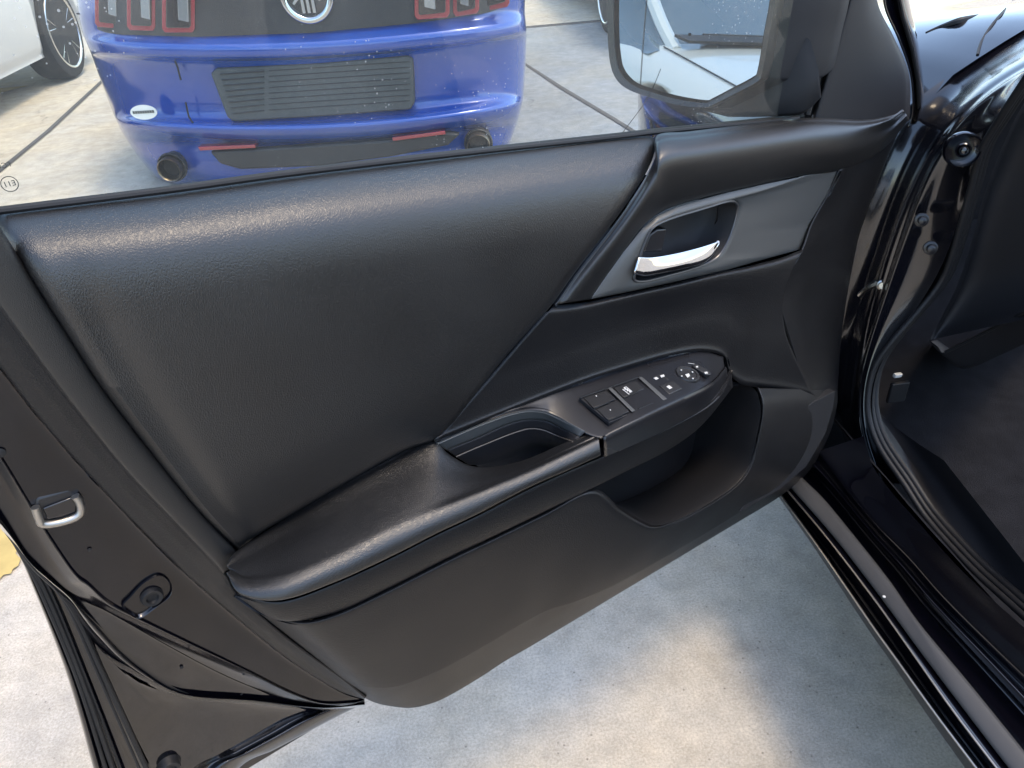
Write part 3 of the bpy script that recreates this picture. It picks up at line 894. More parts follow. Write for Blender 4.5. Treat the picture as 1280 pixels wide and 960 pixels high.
for a, t, r in ((E1, .0, .0028), (E1, .30, .0016)):
    m_ = MB(); m_.tube(resample(drow(lerp_px(E1, E2, t), -.080), 70), r, 8)
    m_.build("seal_strip", MT["rubber"], door)
for t, r in ((.05, .0022), (.45, .0030), (.8, .0022)):
    m_ = MB(); m_.tube(resample(drow(lerp_px(E2, E3, t), -.088), 70), r, 8)
    m_.build("seal_strip", MT["rubber"], door)
# outer skin of the door (seen only from other sides)
mb = MB()
sk = []
for zt in np.linspace(0, 1, 16):
    rowp = []
    for u in np.linspace(0, 1, 26):
        z0 = .268 + zt * .70
        sr = np.interp(z0, [.22, .351, .427, .578, .715, .784, .854, 1.05], [1.07, 1.097, 1.083, 1.058, 1.044, 1.042, 1.054, 1.09])
        s_ = -.16 + u * (sr + .16)
        ztop = .885 + .13 * s_
        rowp.append(dsz(s_, .268 + zt * (ztop - .268), -.116 - .02 * math.sin(math.pi * zt) * math.sin(math.pi * u)))
    sk.append(rowp)
mb.grid(sk)
mb.build("outer_skin", MT["paint"], door, angle=60)

# ---- latch, rubber buffers, small marks of the shell
LO = [(50, 656), (47, 640), (52, 632), (92, 620), (100, 621), (104, 632), (102, 642), (96, 648), (58, 658)]
mb = MB(); mb.prism(drow([(42, 632), (45, 622), (88, 610), (106, 624), (107, 645), (98, 655), (56, 665), (49, 660)], -.0405), -NV * .012)
latch = mb.build("door_latch", MT["satin_black"], door, bevel=.003)
mb = MB(); mb.tube(resample(drow([(44, 634), (49, 648), (54, 655), (75, 653), (95, 646), (101, 638), (99, 627), (94, 620)], -.038), 60), .0034, 10)
mb.build("latch_rim", MT["steel"], latch)
mb = MB(); mb.prism(drow([(53, 636), (90, 622), (96, 630), (95, 640), (60, 650)], -.0385), -NV * .004)
mb.build("latch_slot", MT["paint"], latch, bevel=.001)


def buffer(px, py, n, r, mat):
    c = dr(px, py, n)
    m_ = MB()
    m_.lathe(c - NV * .004, NV, [(r * 1.15, 0), (r * 1.15, .004), (r, .006), (r * .98, .011), (r * .85, .0135), (r * .55, .0130), (r * .45, .0105), (r * .2, .0100), (.0003, .0108)], 28)
    return m_.build("rubber_buffer", mat, door, angle=45)


mb = MB()
pockets = [(152, 757), (163, 744), (178, 728), (196, 718), (208, 721), (215, 732), (212, 744), (196, 757), (174, 772), (160, 766)]
pc = np.mean(np.array(drow(pockets, -.041)), 0)
pr_ = ring([drow(pockets, -.040)] * 2, 6, 2, False)[0]
G = [pr_ * 1.0, (pr_ - pc) * .98 + pc + NV * .002, (pr_ - pc) * .93 + pc + NV * .001, (pr_ - pc) * .86 + pc - NV * .005, (pr_ - pc) * .55 + pc - NV * .007, (pr_ - pc) * .02 + pc - NV * .007]
mb.grid(G, closed_u=True)
mb.build("buffer_recess", MT["paint"], door, angle=60)
buffer(188, 741, -.046, .0105, MT["rubber"])
buffer(211, 955, -.085, .012, MT["rubber"])
mb = MB(); mb.lathe(dr(0, 566, -.041), NV, [(.004, 0), (.004, .001), (.0025, .0015), (.0003, .0015)], 16)
mb.build("shell_plug", MT["rubber"], door)
for px, py, n in ((47, 671, -.057), (305, 842, -.047), (112, 687, -.0405), (227, 834, -.060), (302, 867, -.062)):
    m_ = MB(); m_.lathe(dr(px, py, n), NV, [(.0018, 0), (.0016, .0008), (.0003, .001)], 12)
    m_.build("shell_plug", MT["rubber"], door)

# ---- sail cover and window frame at the front of the pane
SCL = [(1090, -110), (1075, -50), (1060, 0), (1046, 45), (1030, 96), (1013, 152), (1010, 166)]
SCR = [(1090, -60), (1092, -20), (1099, 12), (1116, 48), (1133, 92), (1134, 138), (1132, 152)]
mb = MB()
mb.grid(loft([drow(SCL, -.057), drow(lerp_px(SCL, SCR, .05), -.046), drow(lerp_px(SCL, SCR, .2), -.043), drow(lerp_px(SCL, SCR, .6), -.046), drow(lerp_px(SCL, SCR, .93), -.056), drow(SCR, -.064), drow(lerp_px(SCL, SCR, 1.03), -.078)], 50, 40))
mb.build("sail_cover", MT["plastic_dark"], door, angle=65, solid=.003)
FRL = [(1099, -60), (1104, -20), (1108, 12), (1124, 48), (1139, 92), (1142, 138), (1136, 160)]
FRR = [(1128, -60), (1133, -20), (1139, 12), (1147, 48), (1153, 92), (1155, 122), (1150, 150)]
mb = MB()
mb.grid(loft([drow(FRL, -.080), drow(lerp_px(FRL, FRR, .2), -.088), drow(lerp_px(FRL, FRR, .45), -.090), drow(lerp_px(FRL, FRR, .6), -.082), drow(lerp_px(FRL, FRR, .85), -.084), drow(FRR, -.098), drow(lerp_px(FRL, FRR, .98), -.13)], 50, 40))
mb.build("window_frame", MT["paint"], door, angle=60, solid=.002)
mb = MB(); mb.tube([dr(1120, -20, -.084), dr(1128, 20, -.084), dr(1140, 60, -.084), dr(1147, 100, -.084), dr(1149, 135, -.084)], .003, 8)
mb.build("seal_strip", MT["rubber"], door)
CH = [(1054, -25), (1048, 0), (1034, 46), (1018, 98), (1005, 143)]
for dx, n, r, mt in ((4, -.048, .0042, "rubber"), (-4, -.054, .0045, "rubber"), (-11, -.060, .0035, "steel")):
    m_ = MB(); m_.tube(resample([dr(x + dx, y, n) for x, y in CH], 30), r, 8)
    m_.build("glass_run" if mt == "rubber" else "glass_run_strip", MT[mt], door)
mb = MB()
mb.grid(loft([[dr(x + 20, y, -.054) for x, y in CH], [dr(x - 12, y, -.066) for x, y in CH]], 30, 4))
mb.build("glass_run_bed", MT["rubber"], door)

# ---- outside mirror
MC = dr(866, 35, -.165)
MN = DV * .93 + NV * .25 + ZV * .072; MN = MN / np.linalg.norm(MN)


def mi(px, py, o=0.0):
    q = ray(px, py)
    return C0 + q * (((MC - C0) @ MN + o) / (q @ MN))


MG = [(780, -50), (775, -20), (774, 30), (776, 66), (781, 87), (796, 103), (820, 112), (850, 120), (882, 125), (892, 122), (915, 110), (941, 96), (947, 87), (955, 40), (962, 0), (964, -40), (950, -66), (880, -74), (810, -66)]
MR = [(766, -58), (762, -20), (762, 30), (765, 76), (774, 100), (791, 113), (818, 122), (850, 131), (884, 134), (898, 129), (922, 117), (950, 102), (957, 90), (966, 42), (974, 0), (977, -44), (960, -78), (880, -88), (800, -80)]
gm = ring([[mi(*p) for p in MG]] * 2, 5, 2, False)[0]
rm0 = ring([[mi(*p, .001) for p in MR]] * 2, 5, 2, False)[0]
c_ = gm.mean(0)
mirror = MB()
mirror.grid([gm, (gm + c_) / 2, gm * .02 + c_ * .98], closed_u=True)
# reflecting glass
mir_mat = pmat("mirror_glass", (.52, .58, .61), .012, metal=1.0)
mob = MB()
mob.grid([rm0 * .45 + gm * .55 + MN * .001, rm0 * .3 + gm * .7 + MN * .006, rm0 * .9 + gm * .1 + MN * .008, rm0 + MN * .002, (rm0 - c_) * 1.01 + c_ - MN * .012], closed_u=True)
rim_o = mob.build("mirror_rim", MT["satin_black"], door, angle=60)
mirror.build("mirror_glass", mir_mat, rim_o, smooth=False)
hb_ = MB()
G = []
RX = np.cross(ZV, MN); RX /= np.linalg.norm(RX)
shift = -RX if (RX @ RM[:, 0]) < 0 else RX
for t, sc, dx in ((.012, 1.01, 0), (.022, 1.04, .008), (.045, 1.06, .026), (.07, 1.03, .044), (.095, .92, .058), (.112, .72, .068), (.121, .40, .074), (.123, .01, .075)):
    G.append((rm0 - c_) * sc + c_ - MN * t + shift * dx)
hb_.grid(G, closed_u=True)
hs = hb_.build("mirror_housing", MT["plastic_dark"], door, angle=170)
# foot of the mirror on the door
FA = [mi(905, 131, -.03), mi(955, 100, -.03), mi(985, 62, -.035), mi(1000, 40, -.04)]
FBm = [mi(910, 146, -.03), mi(950, 146, -.03), mi(1000, 143, -.035), mi(1020, 128, -.04)]
mb = MB()
A_, B_ = spline(FA, 20), spline(FBm, 20)
bk = -NV * .05
G = [A_ + bk, A_, A_ * .9 + B_ * .1 - bk * .25, A_ * .5 + B_ * .5 - bk * .3, A_ * .1 + B_ * .9 - bk * .2, B_, B_ + bk]
mb.grid(np.array(G), closed_v=True)
mb.poly([g[0] for g in G]); mb.poly([g[-1] for g in G])
mb.build("mirror_foot", MT["plastic_dark"], door, angle=100)
# hair strand caught on the pane
mb = MB(); mb.tube(resample([dr(826, 86, -.0563), dr(815, 112, -.0560), dr(802, 134, -.0555), dr(778, 166, -.0555)], 24), .00035, 5)
tag(mb.build("hair_strand", MT["hair"]), "thin dark hair stuck on the window pane below the mirror", "hair")
mb = MB(); mb.tube(resample([mi(808, 0, .001), mi(805, 35, .001), mi(802, 75, .001), mi(800, 106, .001)], 24), .0004, 5)
mb.build("mirror_scratch", MT["hair"], rim_o)
# etched approval mark on the pane: a ring with E11, read from outside
def text_mesh(txt, size, origin, ax, ay, mat, name, parent, thick=.0002):
    cu = bpy.data.curves.new(name, 'FONT'); cu.body = txt; cu.size = size; cu.align_x = 'CENTER'; cu.align_y = 'CENTER'
    cu.extrude = thick / 2; cu.resolution_u = 3
    tmp = bpy.data.objects.new("tmp_text", cu); COL.objects.link(tmp)
    dg = bpy.context.evaluated_depsgraph_get()
    me = bpy.data.meshes.new_from_object(tmp.evaluated_get(dg))
    bpy.data.objects.remove(tmp)
    az = np.cross(ax, ay)
    for v in me.vertices:
        p = np.array(origin) + np.array(ax) * v.co.x + np.array(ay) * v.co.y + az * v.co.z
        v.co = Vector(p.tolist())
    me.materials.append(mat); me.name = name
    o = bpy.data.objects.new(name, me); COL.objects.link(o)
    attach(o, parent)
    return o


pc = dr(12, 230, -.0565)
mb = MB(); mb.tube([pc + .0052 * (DV * math.cos(a) * 1.0 + ZV * math.sin(a)) for a in np.linspace(0, 2 * math.pi, 28, endpoint=False)], .0003, 5, closed=True)
mb.build("etched_ring", MT["screen"], pane)
text_mesh("E11", .0052, pc, DV, ZV, MT["screen"], "etched_mark", pane)
text_mesh("FCC", .005, dr(4, 207, -.0565), DV, ZV, MT["screen"], "etched_mark", pane)

# ================================================================== body of the black sedan around the doorway
sedan = empty("black_sedan", (.95, 1.0, 0), "glossy black sedan body with open doorway, sill and dark footwell", "car")


def yrow(pts, ys):
    if np.isscalar(ys): ys = [ys] * len(pts)
    return [ony(p[0], p[1], y) for p, y in zip(pts, ys)]


def srow(pts, ys, m=60, it=40):
    """smooth row on the pillar: pixel points and their distance ahead"""
    if np.isscalar(ys): ys = [ys] * len(pts)
    A = np.array([(p[0], p[1], y * 400) for p, y in zip(pts, ys)], float)
    A = resample(A, m)
    for _ in range(it):
        A[1:-1] = A[1:-1] * .5 + (A[:-2] + A[2:]) * .25
    return [ony(a[0], a[1], a[2] / 400) for a in A]


def zrow(pts, zs):
    if np.isscalar(zs): zs = [zs] * len(pts)
    return [onz(p[0], p[1], z) for p, z in zip(pts, zs)]


# seal round the doorway: upper run on the pillar, lower run on the sill
SEALP = [(1300, 72), (1250, 148), (1226, 190), (1212, 240), (1192, 312), (1176, 352), (1147, 390), (1115, 427), (1093, 460), (1085, 498), (1088, 530), (1101, 562), (1130, 605), (1160, 650), (1210, 706), (1255, 748), (1320, 806)]
SEALY = [.86, .92, .95, .97, .99, 1.0, 1.0, 1.0, 1.0, .985, .96, .92, .855, .79, .69, .61, .50]
seal3 = resample(yrow(SEALP, SEALY), 120)
side = np.array([1.0, 0.25, 0]); side /= np.linalg.norm(side)
for off, r in (((0, 0, 0), .0050), ((.0085, .003, .003), .0046), ((.018, .009, .004), .0060)):
    m_ = MB(); m_.tube(seal3 + np.array(off), r, 10)
    m_.build("door_seal", MT["rubber"], sedan)
# hinge pillar: one smooth skin from behind the door, over the ridge, to the seal
R0 = [(1010, 600), (1032, 530), (1042, 470), (1046, 372), (1054, 285), (1074, 205), (1104, 155), (1135, 128), (1165, 107), (1195, 88), (1225, 70), (1300, 22)]
R1 = [(1050, 602), (1050, 545), (1056, 475), (1072, 392), (1092, 315), (1114, 250), (1140, 192), (1168, 146), (1190, 118), (1212, 99), (1240, 81), (1305, 44)]
R2 = [(1096, 604), (1070, 545), (1070, 478), (1096, 400), (1118, 328), (1138, 270), (1154, 222), (1180, 174), (1204, 141), (1230, 114), (1258, 97), (1310, 72)]
R3 = [(1126, 605), (1086, 535), (1086, 466), (1122, 416), (1168, 360), (1190, 308), (1204, 256), (1216, 208), (1230, 180), (1248, 150), (1270, 118), (1310, 62)]
Y0 = [1.17] * 12
Y1 = [1.10, 1.11, 1.12, 1.12, 1.12, 1.12, 1.12, 1.12, 1.12, 1.12, 1.115, 1.10]
Y2 = [.93, .975, 1.02, 1.045, 1.05, 1.05, 1.05, 1.05, 1.045, 1.035, 1.02, .98]
Y3 = [.87, .965, 1.0, 1.005, 1.0, .99, .98, .965, .95, .935, .915, .865]
mixy = lambda a, b, t, d=0: [p * (1 - t) + q * t + d for p, q in zip(a, b)]
mb = MB()
mb.grid(loft([srow(R0, Y0), srow(lerp_px(R0, R1, .5), mixy(Y0, Y1, .35)), srow(R1, Y1), srow(lerp_px(R1, R2, .55), mixy(Y1, Y2, .72)), srow(lerp_px(R1, R2, .93), mixy(Y1, Y2, .96, -.004)), srow(lerp_px(R2, R3, .04), mixy(Y2, Y3, .2, -.006)),
              srow(lerp_px(R2, R3, .35), mixy(Y2, Y3, .48, .004)), srow(lerp_px(R2, R3, .75), mixy(Y2, Y3, .8, .004)), srow(R3, Y3)], 60, 60))
mb.build("hinge_pillar", MT["paint_soft"], sedan, angle=60)
# body behind the viewer, unseen, added to darken the door's reflections: rear door, middle pillar, driver's seat
mb = MB()
G = []
for y in np.linspace(.02, -1.35, 16):
    G.append([(.625, y, .24), (.60, y, .36), (.592, y, .55), (.586, y, .75), (.60, y, .90), (.635, y, .975)])
mb.grid(np.array(G)); mb.poly(G[0] + [(.78, .02, .975), (.78, .02, .24)])
mb.build("added_unseen_rear_door", MT["paint"], sedan, angle=60)
mb = MB(); mb.tube([(.70, .0, .30), (.70, -.02, .95), (.80, -.06, 1.36)], [.07, .06, .05], 10); mb.build("added_unseen_middle_pillar", MT["plastic_dark"], sedan)
mb = MB()
G = []
for y, zt, w in ((.46, .42, .20), (.44, .50, .235), (.36, .545, .25), (.15, .53, .255), (-.02, .515, .25), (-.10, .50, .24)):
    G.append([(1.08 - w, y, .34), (1.08 - w * 1.02, y, zt - .02), (1.08 - w * .92, y, zt + .025), (1.08 - w * .6, y, zt), (1.08, y, zt - .012), (1.08 + w * .6, y, zt), (1.08 + w * .92, y, zt + .025), (1.08 + w * 1.02, y, zt - .02), (1.08 + w, y, .34)])
mb.grid(loft([np.array(g) for g in G], 40, 24)); mb.poly(G[0])
seat = mb.build("seat_cushion", MT["carpet"], sedan, angle=60)
mb = MB()
G = []
for z, y, w in ((.48, -.08, .24), (.62, -.12, .26), (.85, -.17, .27), (1.02, -.21, .22), (1.08, -.24, .16)):
    G.append([(1.08 - w, y - .10, z), (1.08 - w * 1.03, y, z), (1.08 - w * .85, y + .04, z), (1.08 - w * .5, y + .012, z), (1.08, y, z), (1.08 + w * .5, y + .012, z), (1.08 + w * .85, y + .04, z), (1.08 + w * 1.03, y, z), (1.08 + w, y - .10, z)])
mb.grid(loft([np.array(g) for g in G], 40, 24))
mb.build("seat_backrest", MT["carpet"], sedan, angle=60, solid=.03)
# grommet and bolts
def bolt(px, py, y, prof, name, mat, ax=None):
    c = ony(px, py, y)
    a = C0 - c; a = a / np.linalg.norm(a) * .5 + np.array([-.35, -.9, .1]); a /= np.linalg.norm(a)
    m_ = MB(); m_.lathe(c, a if ax is None else ax, prof, 28); return m_.build(name, mat, sedan, angle=45)


bolt(1203, 187, .960, [(.0245, -.006), (.0245, .003), (.0228, .0060), (.0200, .003), (.0125, .0005), (.0115, .006), (.0085, .0085), (.0066, .006), (.0056, .013), (.0038, .0155), (.0003, .0160)], "pillar_grommet", MT["paint"])
for px, py, y in ((1152, 275, 1.005), (1163, 310, .995)):
    bolt(px, py, y, [(.0105, -.004), (.0105, .001), (.0085, .002), (.0065, .002), (.0060, .009), (.0048, .010), (.0003, .010)], "hinge_bolt", MT["satin_black"])
b_ = bolt(1102, 356, 1.06, [(.0085, -.003), (.0085, .003), (.006, .004), (.0055, .008), (.0003, .008)], "check_strap_bolt", MT["steel"])
mb = MB(); mb.tube(yrow([(1098, 353), (1090, 357), (1082, 362), (1074, 369)], [1.07, 1.075, 1.08, 1.09]), [.007, .0065, .005, .004], 8)
mb.build("check_strap", MT["steel"], sedan)
# fender, hood: a real front end reaching forward of the doorway
mb = MB()
ys = np.linspace(1.20, 2.45, 36)
G = []
for y in ys:
    f = (y - 1.2) / 1.25
    zt = .935 - .05 * f - .10 * f ** 3
    xo = .605 + .02 * f + .50 * max(0, f - .40) ** 2
    row = [(xo + .03, .34), (xo + .004, .46), (xo, .60), (xo - .006, .72), (xo + .004, zt - .13), (xo + .03, zt - .075), (xo + .075, zt - .035), (xo + .14, zt - .012), (xo + .22, zt), (xo + .34, zt + .018), (xo + .50, zt + .036), (xo + .70, zt + .052), (xo + .95, zt + .062), (xo + 1.2, zt + .052)]
    G.append([np.array([x, y, z]) for x, z in [tuple(p) for p in spline(np.array(row), 48)]])
Gf = np.array(G)
KX, KZ = [.60, .80, .850, .855, .870, .895, .930, 1.0, 1.12, 1.4, 1.9], [.92, .90, .872, .898, .925, .945, .965, 1.005, 1.03, 1.04, 1.03]
for j in range(Gf.shape[1]):
    if Gf[0, j, 2] > .90:
        dz = np.interp(Gf[0, j, 0], KX, KZ) - Gf[0, j, 2]
        for i in range(len(ys)):
            k_ = math.exp(-((ys[i] - 1.2) / .30) ** 2)
            Gf[i, j, 2] += dz * k_
            Gf[i, j, 1] -= .04 * k_
mb.grid(Gf)
mb.build("front_wing", MT["paint"], sedan, angle=60)
# shut lines on the hood, laid on its skin
def on_hood(px, py):
    best = None
    for y in np.linspace(1.17, 2.4, 400):
        p = ony(px, py, y)
        i = int(np.argmin(np.abs(Gf[:, -1, 1] - y)))
        row = Gf[i][Gf[i][:, 2] > .80]
        dz = abs(np.interp(p[0], row[:, 0], row[:, 2]) - p[2])
        if best is None or dz < best[0]:
            best = (dz, p)
    return best[1] - ZV * .0008


mb = MB(); mb.tube(resample([on_hood(*p) for p in ((1222, 68), (1226, 54), (1233, 41), (1243, 27), (1256, 12), (1275, -8))], 30), .0024, 6)
mb.build("shut_line", MT["rubber"], sedan)
mb = MB(); mb.tube(resample([on_hood(*p) for p in ((1157, 40), (1176, 33), (1200, 26), (1228, 17))], 30), np.concatenate([np.linspace(.001, .007, 15), np.linspace(.007, .001, 15)]), 8)
mb.build("hood_gap", MT["rubber"], sedan)
# sill: from the ground side inwards
Q = {}
Q['a'] = [(960, 600), (974, 622), (1020, 688), (1080, 779), (1110, 822), (1160, 895), (1215, 972), (1290, 1080)]
Q['b'] = [(962, 598), (978, 621), (1026, 688), (1089, 780), (1119, 822), (1170, 893), (1228, 970), (1305, 1075)]
Q['c'] = [(970, 596), (985, 614), (1032, 670), (1090, 745), (1140, 815), (1190, 886), (1250, 965), (1330, 1070)]
Q['d'] = [(974, 592), (990, 611), (1040, 668), (1096, 740), (1146, 808), (1200, 880), (1260, 958), (1345, 1065)]
Q['e'] = [(990, 580), (1003, 598), (1031, 626), (1076, 681), (1112, 727), (1149, 780), (1212, 856), (1300, 965)]
Q['f'] = [(992, 578), (1008, 594), (1036, 621), (1082, 675), (1120, 720), (1160, 770), (1226, 846), (1315, 952)]
Q['g'] = [(1008, 572), (1026, 590), (1052, 620), (1090, 666), (1128, 708), (1170, 757), (1240, 830), (1330, 925)]
Q['h'] = [(1020, 565), (1036, 586), (1058, 615), (1096, 660), (1136, 702), (1180, 752), (1250, 822), (1345, 912)]
Q['i'] = [(1080, 545), (1090, 580), (1112, 612), (1150, 655), (1185, 695), (1225, 735), (1275, 780), (1350, 845)]
mb = MB()
mb.grid(loft([zrow(Q['a'], .20), zrow(lerp_px(Q['a'], Q['b'], .5), .26), zrow(Q['b'], .300)], 60, 10))
mb.build("rocker_cladding", MT["plastic"], sedan, angle=60, solid=.003)
mb = MB()
mb.grid(loft([zrow(Q['b'], .303), zrow(lerp_px(Q['b'], Q['c'], .10), .302), zrow(lerp_px(Q['b'], Q['c'], .3), .290), zrow(lerp_px(Q['b'], Q['c'], .7), .300), zrow(lerp_px(Q['b'], Q['c'], .94), .322), zrow(Q['c'], .330), zrow(Q['d'], .328)], 60, 40))
mb.build("rocker_panel", MT["paint"], sedan, angle=70, solid=.002)
for q_, z_, r_, mt_ in (('b', .3035, .0016, "steel"), ('c', .3315, .0014, "steel")):
    m_ = MB(); m_.tube(resample(zrow(Q[q_], z_), 80), r_, 8); m_.build("rocker_trim_strip", MT[mt_], sedan)
mb = MB()
mb.grid(loft([zrow(Q['d'], .329), zrow(lerp_px(Q['d'], Q['e'], .06), .336), zrow(lerp_px(Q['d'], Q['e'], .94), .344), zrow(Q['e'], .338)], 60, 14))
mb.build("sill_tread", pmat("grey_tread_plastic", (.030, .031, .033), .5, bump=('noise', 900, .0001), mottling=.15, mscale=30), sedan, angle=60, solid=.003)
mb = MB()
mb.grid(loft([zrow(Q['e'], .339), zrow(lerp_px(Q['e'], Q['g'], .15), .322), zrow(lerp_px(Q['e'], Q['g'], .7), .322), zrow(lerp_px(Q['e'], Q['g'], .85), .340), zrow(Q['g'], .352), zrow(lerp_px(Q['g'], Q['h'], .5), .347), zrow(Q['h'], .358), zrow(lerp_px(Q['h'], Q['i'], .08), .366), zrow(lerp_px(Q['h'], Q['i'], .5), .385), zrow(Q['i'], .410)], 70, 70))
mb.build("inner_sill", MT["paint"], sedan, angle=60)
m_ = MB(); m_.tube(resample(zrow(Q['e'], .342), 80), .0012, 6); m_.build("tread_edge", MT["plastic"], sedan)
m_ = MB(); m_.lathe(onz(1105, 746, .345), ZV, [(.0022, 0), (.0022, .001), (.0003, .0016)], 12); m_.build("paint_chip", MT["white_mark"], sedan)
mb = MB()
mb.grid(np.array([[(x, y, z) for x in (.635, .9, 1.9)] for y, z in ((-.4, .27), (.6, .27), (1.16, .27), (1.6, .30))]))
mb.build("underbody", MT["rubber"], sedan, smooth=False)
mb = MB()
mb.grid(np.array([[(x, 1.52, z) for x in (.66, 1.2, 1.9)] for z in (.2, .6, .93)]))
mb.build("firewall", MT["carpet"], sedan, smooth=False)
# interior: kick panel, dashboard end, carpet
i0 = seal3 + np.array([.024, .012, .0])
i0 = i0[i0[:, 2] < .78]
mb = MB()
G = [i0, i0 + np.array([.012, .03, .0]), i0 + np.array([.03, .10, .0]), i0 + np.array([.07, .35, -.01])]
mb.grid(np.array(G))
mb.build("kick_panel", MT["plastic_dark"], sedan, angle=60)
mb = MB()
DT = [(1300, 95), (1268, 150), (1244, 205), (1228, 250), (1212, 310), (1195, 360), (1172, 405), (1162, 425)]
DB = [(1420, 110), (1420, 150), (1400, 220), (1390, 260), (1380, 300), (1370, 330), (1340, 365), (1300, 395)]
mb.grid(loft([yrow(DT, [.90, .94, .965, .985, 1.0, 1.01, 1.02, 1.02]), yrow(lerp_px(DT, DB, .15), [.93, .96, .98, .99, 1.0, 1.01, 1.01, 1.0]), yrow(DB, .86)], 40, 16))
mb.grid(loft([yrow([(1162, 425), (1172, 433), (1182, 440), (1240, 412), (1300, 380)], [1.02, 1.015, 1.01, .95, .86]), yrow([(1162, 427), (1180, 446), (1206, 461), (1250, 444), (1310, 415)], [1.022, 1.02, 1.0, .95, .88])], 30, 6))
mb.grid(loft([yrow([(1162, 427), (1180, 446), (1206, 461), (1250, 444), (1310, 415)], [1.022, 1.02, 1.0, .95, .88]), yrow([(1172, 425), (1195, 440), (1216, 450), (1256, 432), (1312, 405)], [1.3] * 5)], 30, 4))
mb.build("dashboard_end", MT["plastic_dark"], sedan, angle=50)
mb = MB(); mb.tube(yrow([(1182, 440), (1215, 424), (1250, 406), (1300, 381)], [1.005, .975, .94, .86]), .003, 8)
mb.build("dashboard_seam", MT["rubber"], sedan)
mb = MB()
fl = []
for i, y in enumerate(np.linspace(-.1, 1.5, 30)):
    rw = []
    for j, x in enumerate(np.linspace(.715, 1.9, 40)):
        z = .29 + .105 * math.exp(-((x - .715) / .05) ** 2) + max(0, y - 1.25) * .9 + .004 * math.sin(9 * x + 5 * y) + rng.normal(0, .0012)
        rw.append((x, y, z))
    fl.append(rw)
mb.grid(np.array(fl))
mb.build("floor_carpet", MT["carpet"], sedan, angle=80)
mb = MB(); mb.box(ony(1122, 469, 1.06), [np.array([1., 0, 0]), np.array([0, 1., 0]), np.array([.3, 0, .95])], (.007, .004, .0035))
mb.build("white_clip", MT["white_mark"], sedan, bevel=.001)
mb = MB(); mb.box(ony(1122, 490, 1.06), [np.array([1., 0, 0]), np.array([0, 1., 0]), np.array([0, 0, 1.])], (.018, .004, .022))
mb.build("kick_panel_slot", MT["rubber"], sedan, bevel=.002)

# ================================================================== blue coupe behind the pane
MU = np.array([.990, -.139, 0]); MU /= np.linalg.norm(MU)
MW = np.array([.139, .990, 0]); MW /= np.linalg.norm(MW)
MP0 = np.array([-.304, 3.574, 0])
coupe = empty("blue_coupe", MP0 + MW * 1.5, "blue coupe seen from behind with black tail panel and round badge", "car")


def mu(px, py, w=0.0):
    q = ray(px, py)
    return C0 + q * (((MP0 - C0) @ MW + w) / (q @ MW))


def crow(l, r, c, w0, wr=.34, m=41):
    """one cross line of the rear: left pixel, right pixel, centre y, depth at the centre, corner rounding"""
    out = []
    for u in np.linspace(-1, 1, m):
        x = (l[0] + r[0]) / 2 + (r[0] - l[0]) / 2 * math.sin(u * math.pi / 2 * .999)
        s = math.sin(u * math.pi / 2)
        ylin = (l[1] + r[1]) / 2 + (r[1] - l[1]) / 2 * s
        y = ylin + (c - (l[1] + r[1]) / 2) * (1 - s * s)
        w = w0 + .05 * s * s + wr * (1 - math.sqrt(max(0, 1 - abs(s) ** 6)))
        out.append(mu(x, y, w))
    return out


body_rows = [
    crow((104, -95), (648, -118), -92, .30), crow((98, -62), (654, -88), -62, .06), crow((96, -20), (657, -45), -22, .05), crow((97, 10), (657, -14), 10, .05), crow((103, 40), (656, 12), 40, .045),
    crow((108, 52), (657, 26), 54, -.005), crow((112, 62), (658, 36), 64, -.012), crow((114, 67), (658, 41), 70, .0), crow((117, 75), (658, 49), 79, .05), crow((128, 106), (657, 82), 110, .085),
    crow((140, 138), (655, 114), 145, .075), crow((145, 150), (653, 128), 156, .005), crow((148, 157), (651, 137), 164, .0), crow((152, 165), (649, 146), 172, .03), crow((160, 178), (645, 158), 182, .09),
    crow((178, 203), (637, 180), 204, .075), crow((197, 224), (628, 198), 226, .10), crow((205, 232), (622, 206), 234, .2)]
mb = MB(); mb.grid(loft(body_rows, 121, 120))
# sides running forward
for e in (0, -1):
    col = np.array([r[e] for r in body_rows])
    mb.grid(np.stack([col, col + MW * .4, col + MW * 1.2, col + MW * 2.6 + MU * (.04 if e == 0 else -.04)]))
roofr = np.array(body_rows[0])
mb.grid(np.stack([roofr, roofr + MW * .5 + ZV * .03]))
mb.build("body", MT["blue"], coupe, angle=60)


def mslab(name, px, w, thick, mat, parent=None, bevel=.004):
    m_ = MB(); m_.prism([mu(x, y, w) for x, y in px], MW * thick)
    return m_.build(name, mat, parent or coupe, bevel=bevel)


tp = [(114, -50), (112, 0), (114, 24), (122, 38), (140, 43), (245, 46), (390, 41), (520, 29), (620, 14), (636, 7), (641, -4), (640, -70)]
def mcurve(px, w_of_s):
    return [mu(x, y, w_of_s((x - 380) / 275)) for x, y in px]
wsurf = lambda s: .042 + .05 * s * s + .34 * (1 - math.sqrt(max(0, 1 - min(.999, abs(s)) ** 6)))
mb = MB()
xs = np.linspace(113, 640, 60)
bot = np.array([(113, 10), (116, 30), (124, 39), (145, 43), (245, 46), (390, 41), (520, 29), (610, 16), (630, 9), (638, 0), (640, -10)], float)
G = []
for k in range(8):
    row = []
    for x in xs:
        yb = np.interp(x, bot[:, 0], bot[:, 1]); yt = -66
        y = yb + (yt - yb) * k / 7
        row.append(mu(x, y, wsurf((x - 380) / 275) - .010))
    G.append(row)
G = [[p + MW * .03 for p in G[0]]] + G
mb.grid(np.array(G))
tailp = mb.build("tail_panel", MT["blackpanel"], coupe, angle=60)


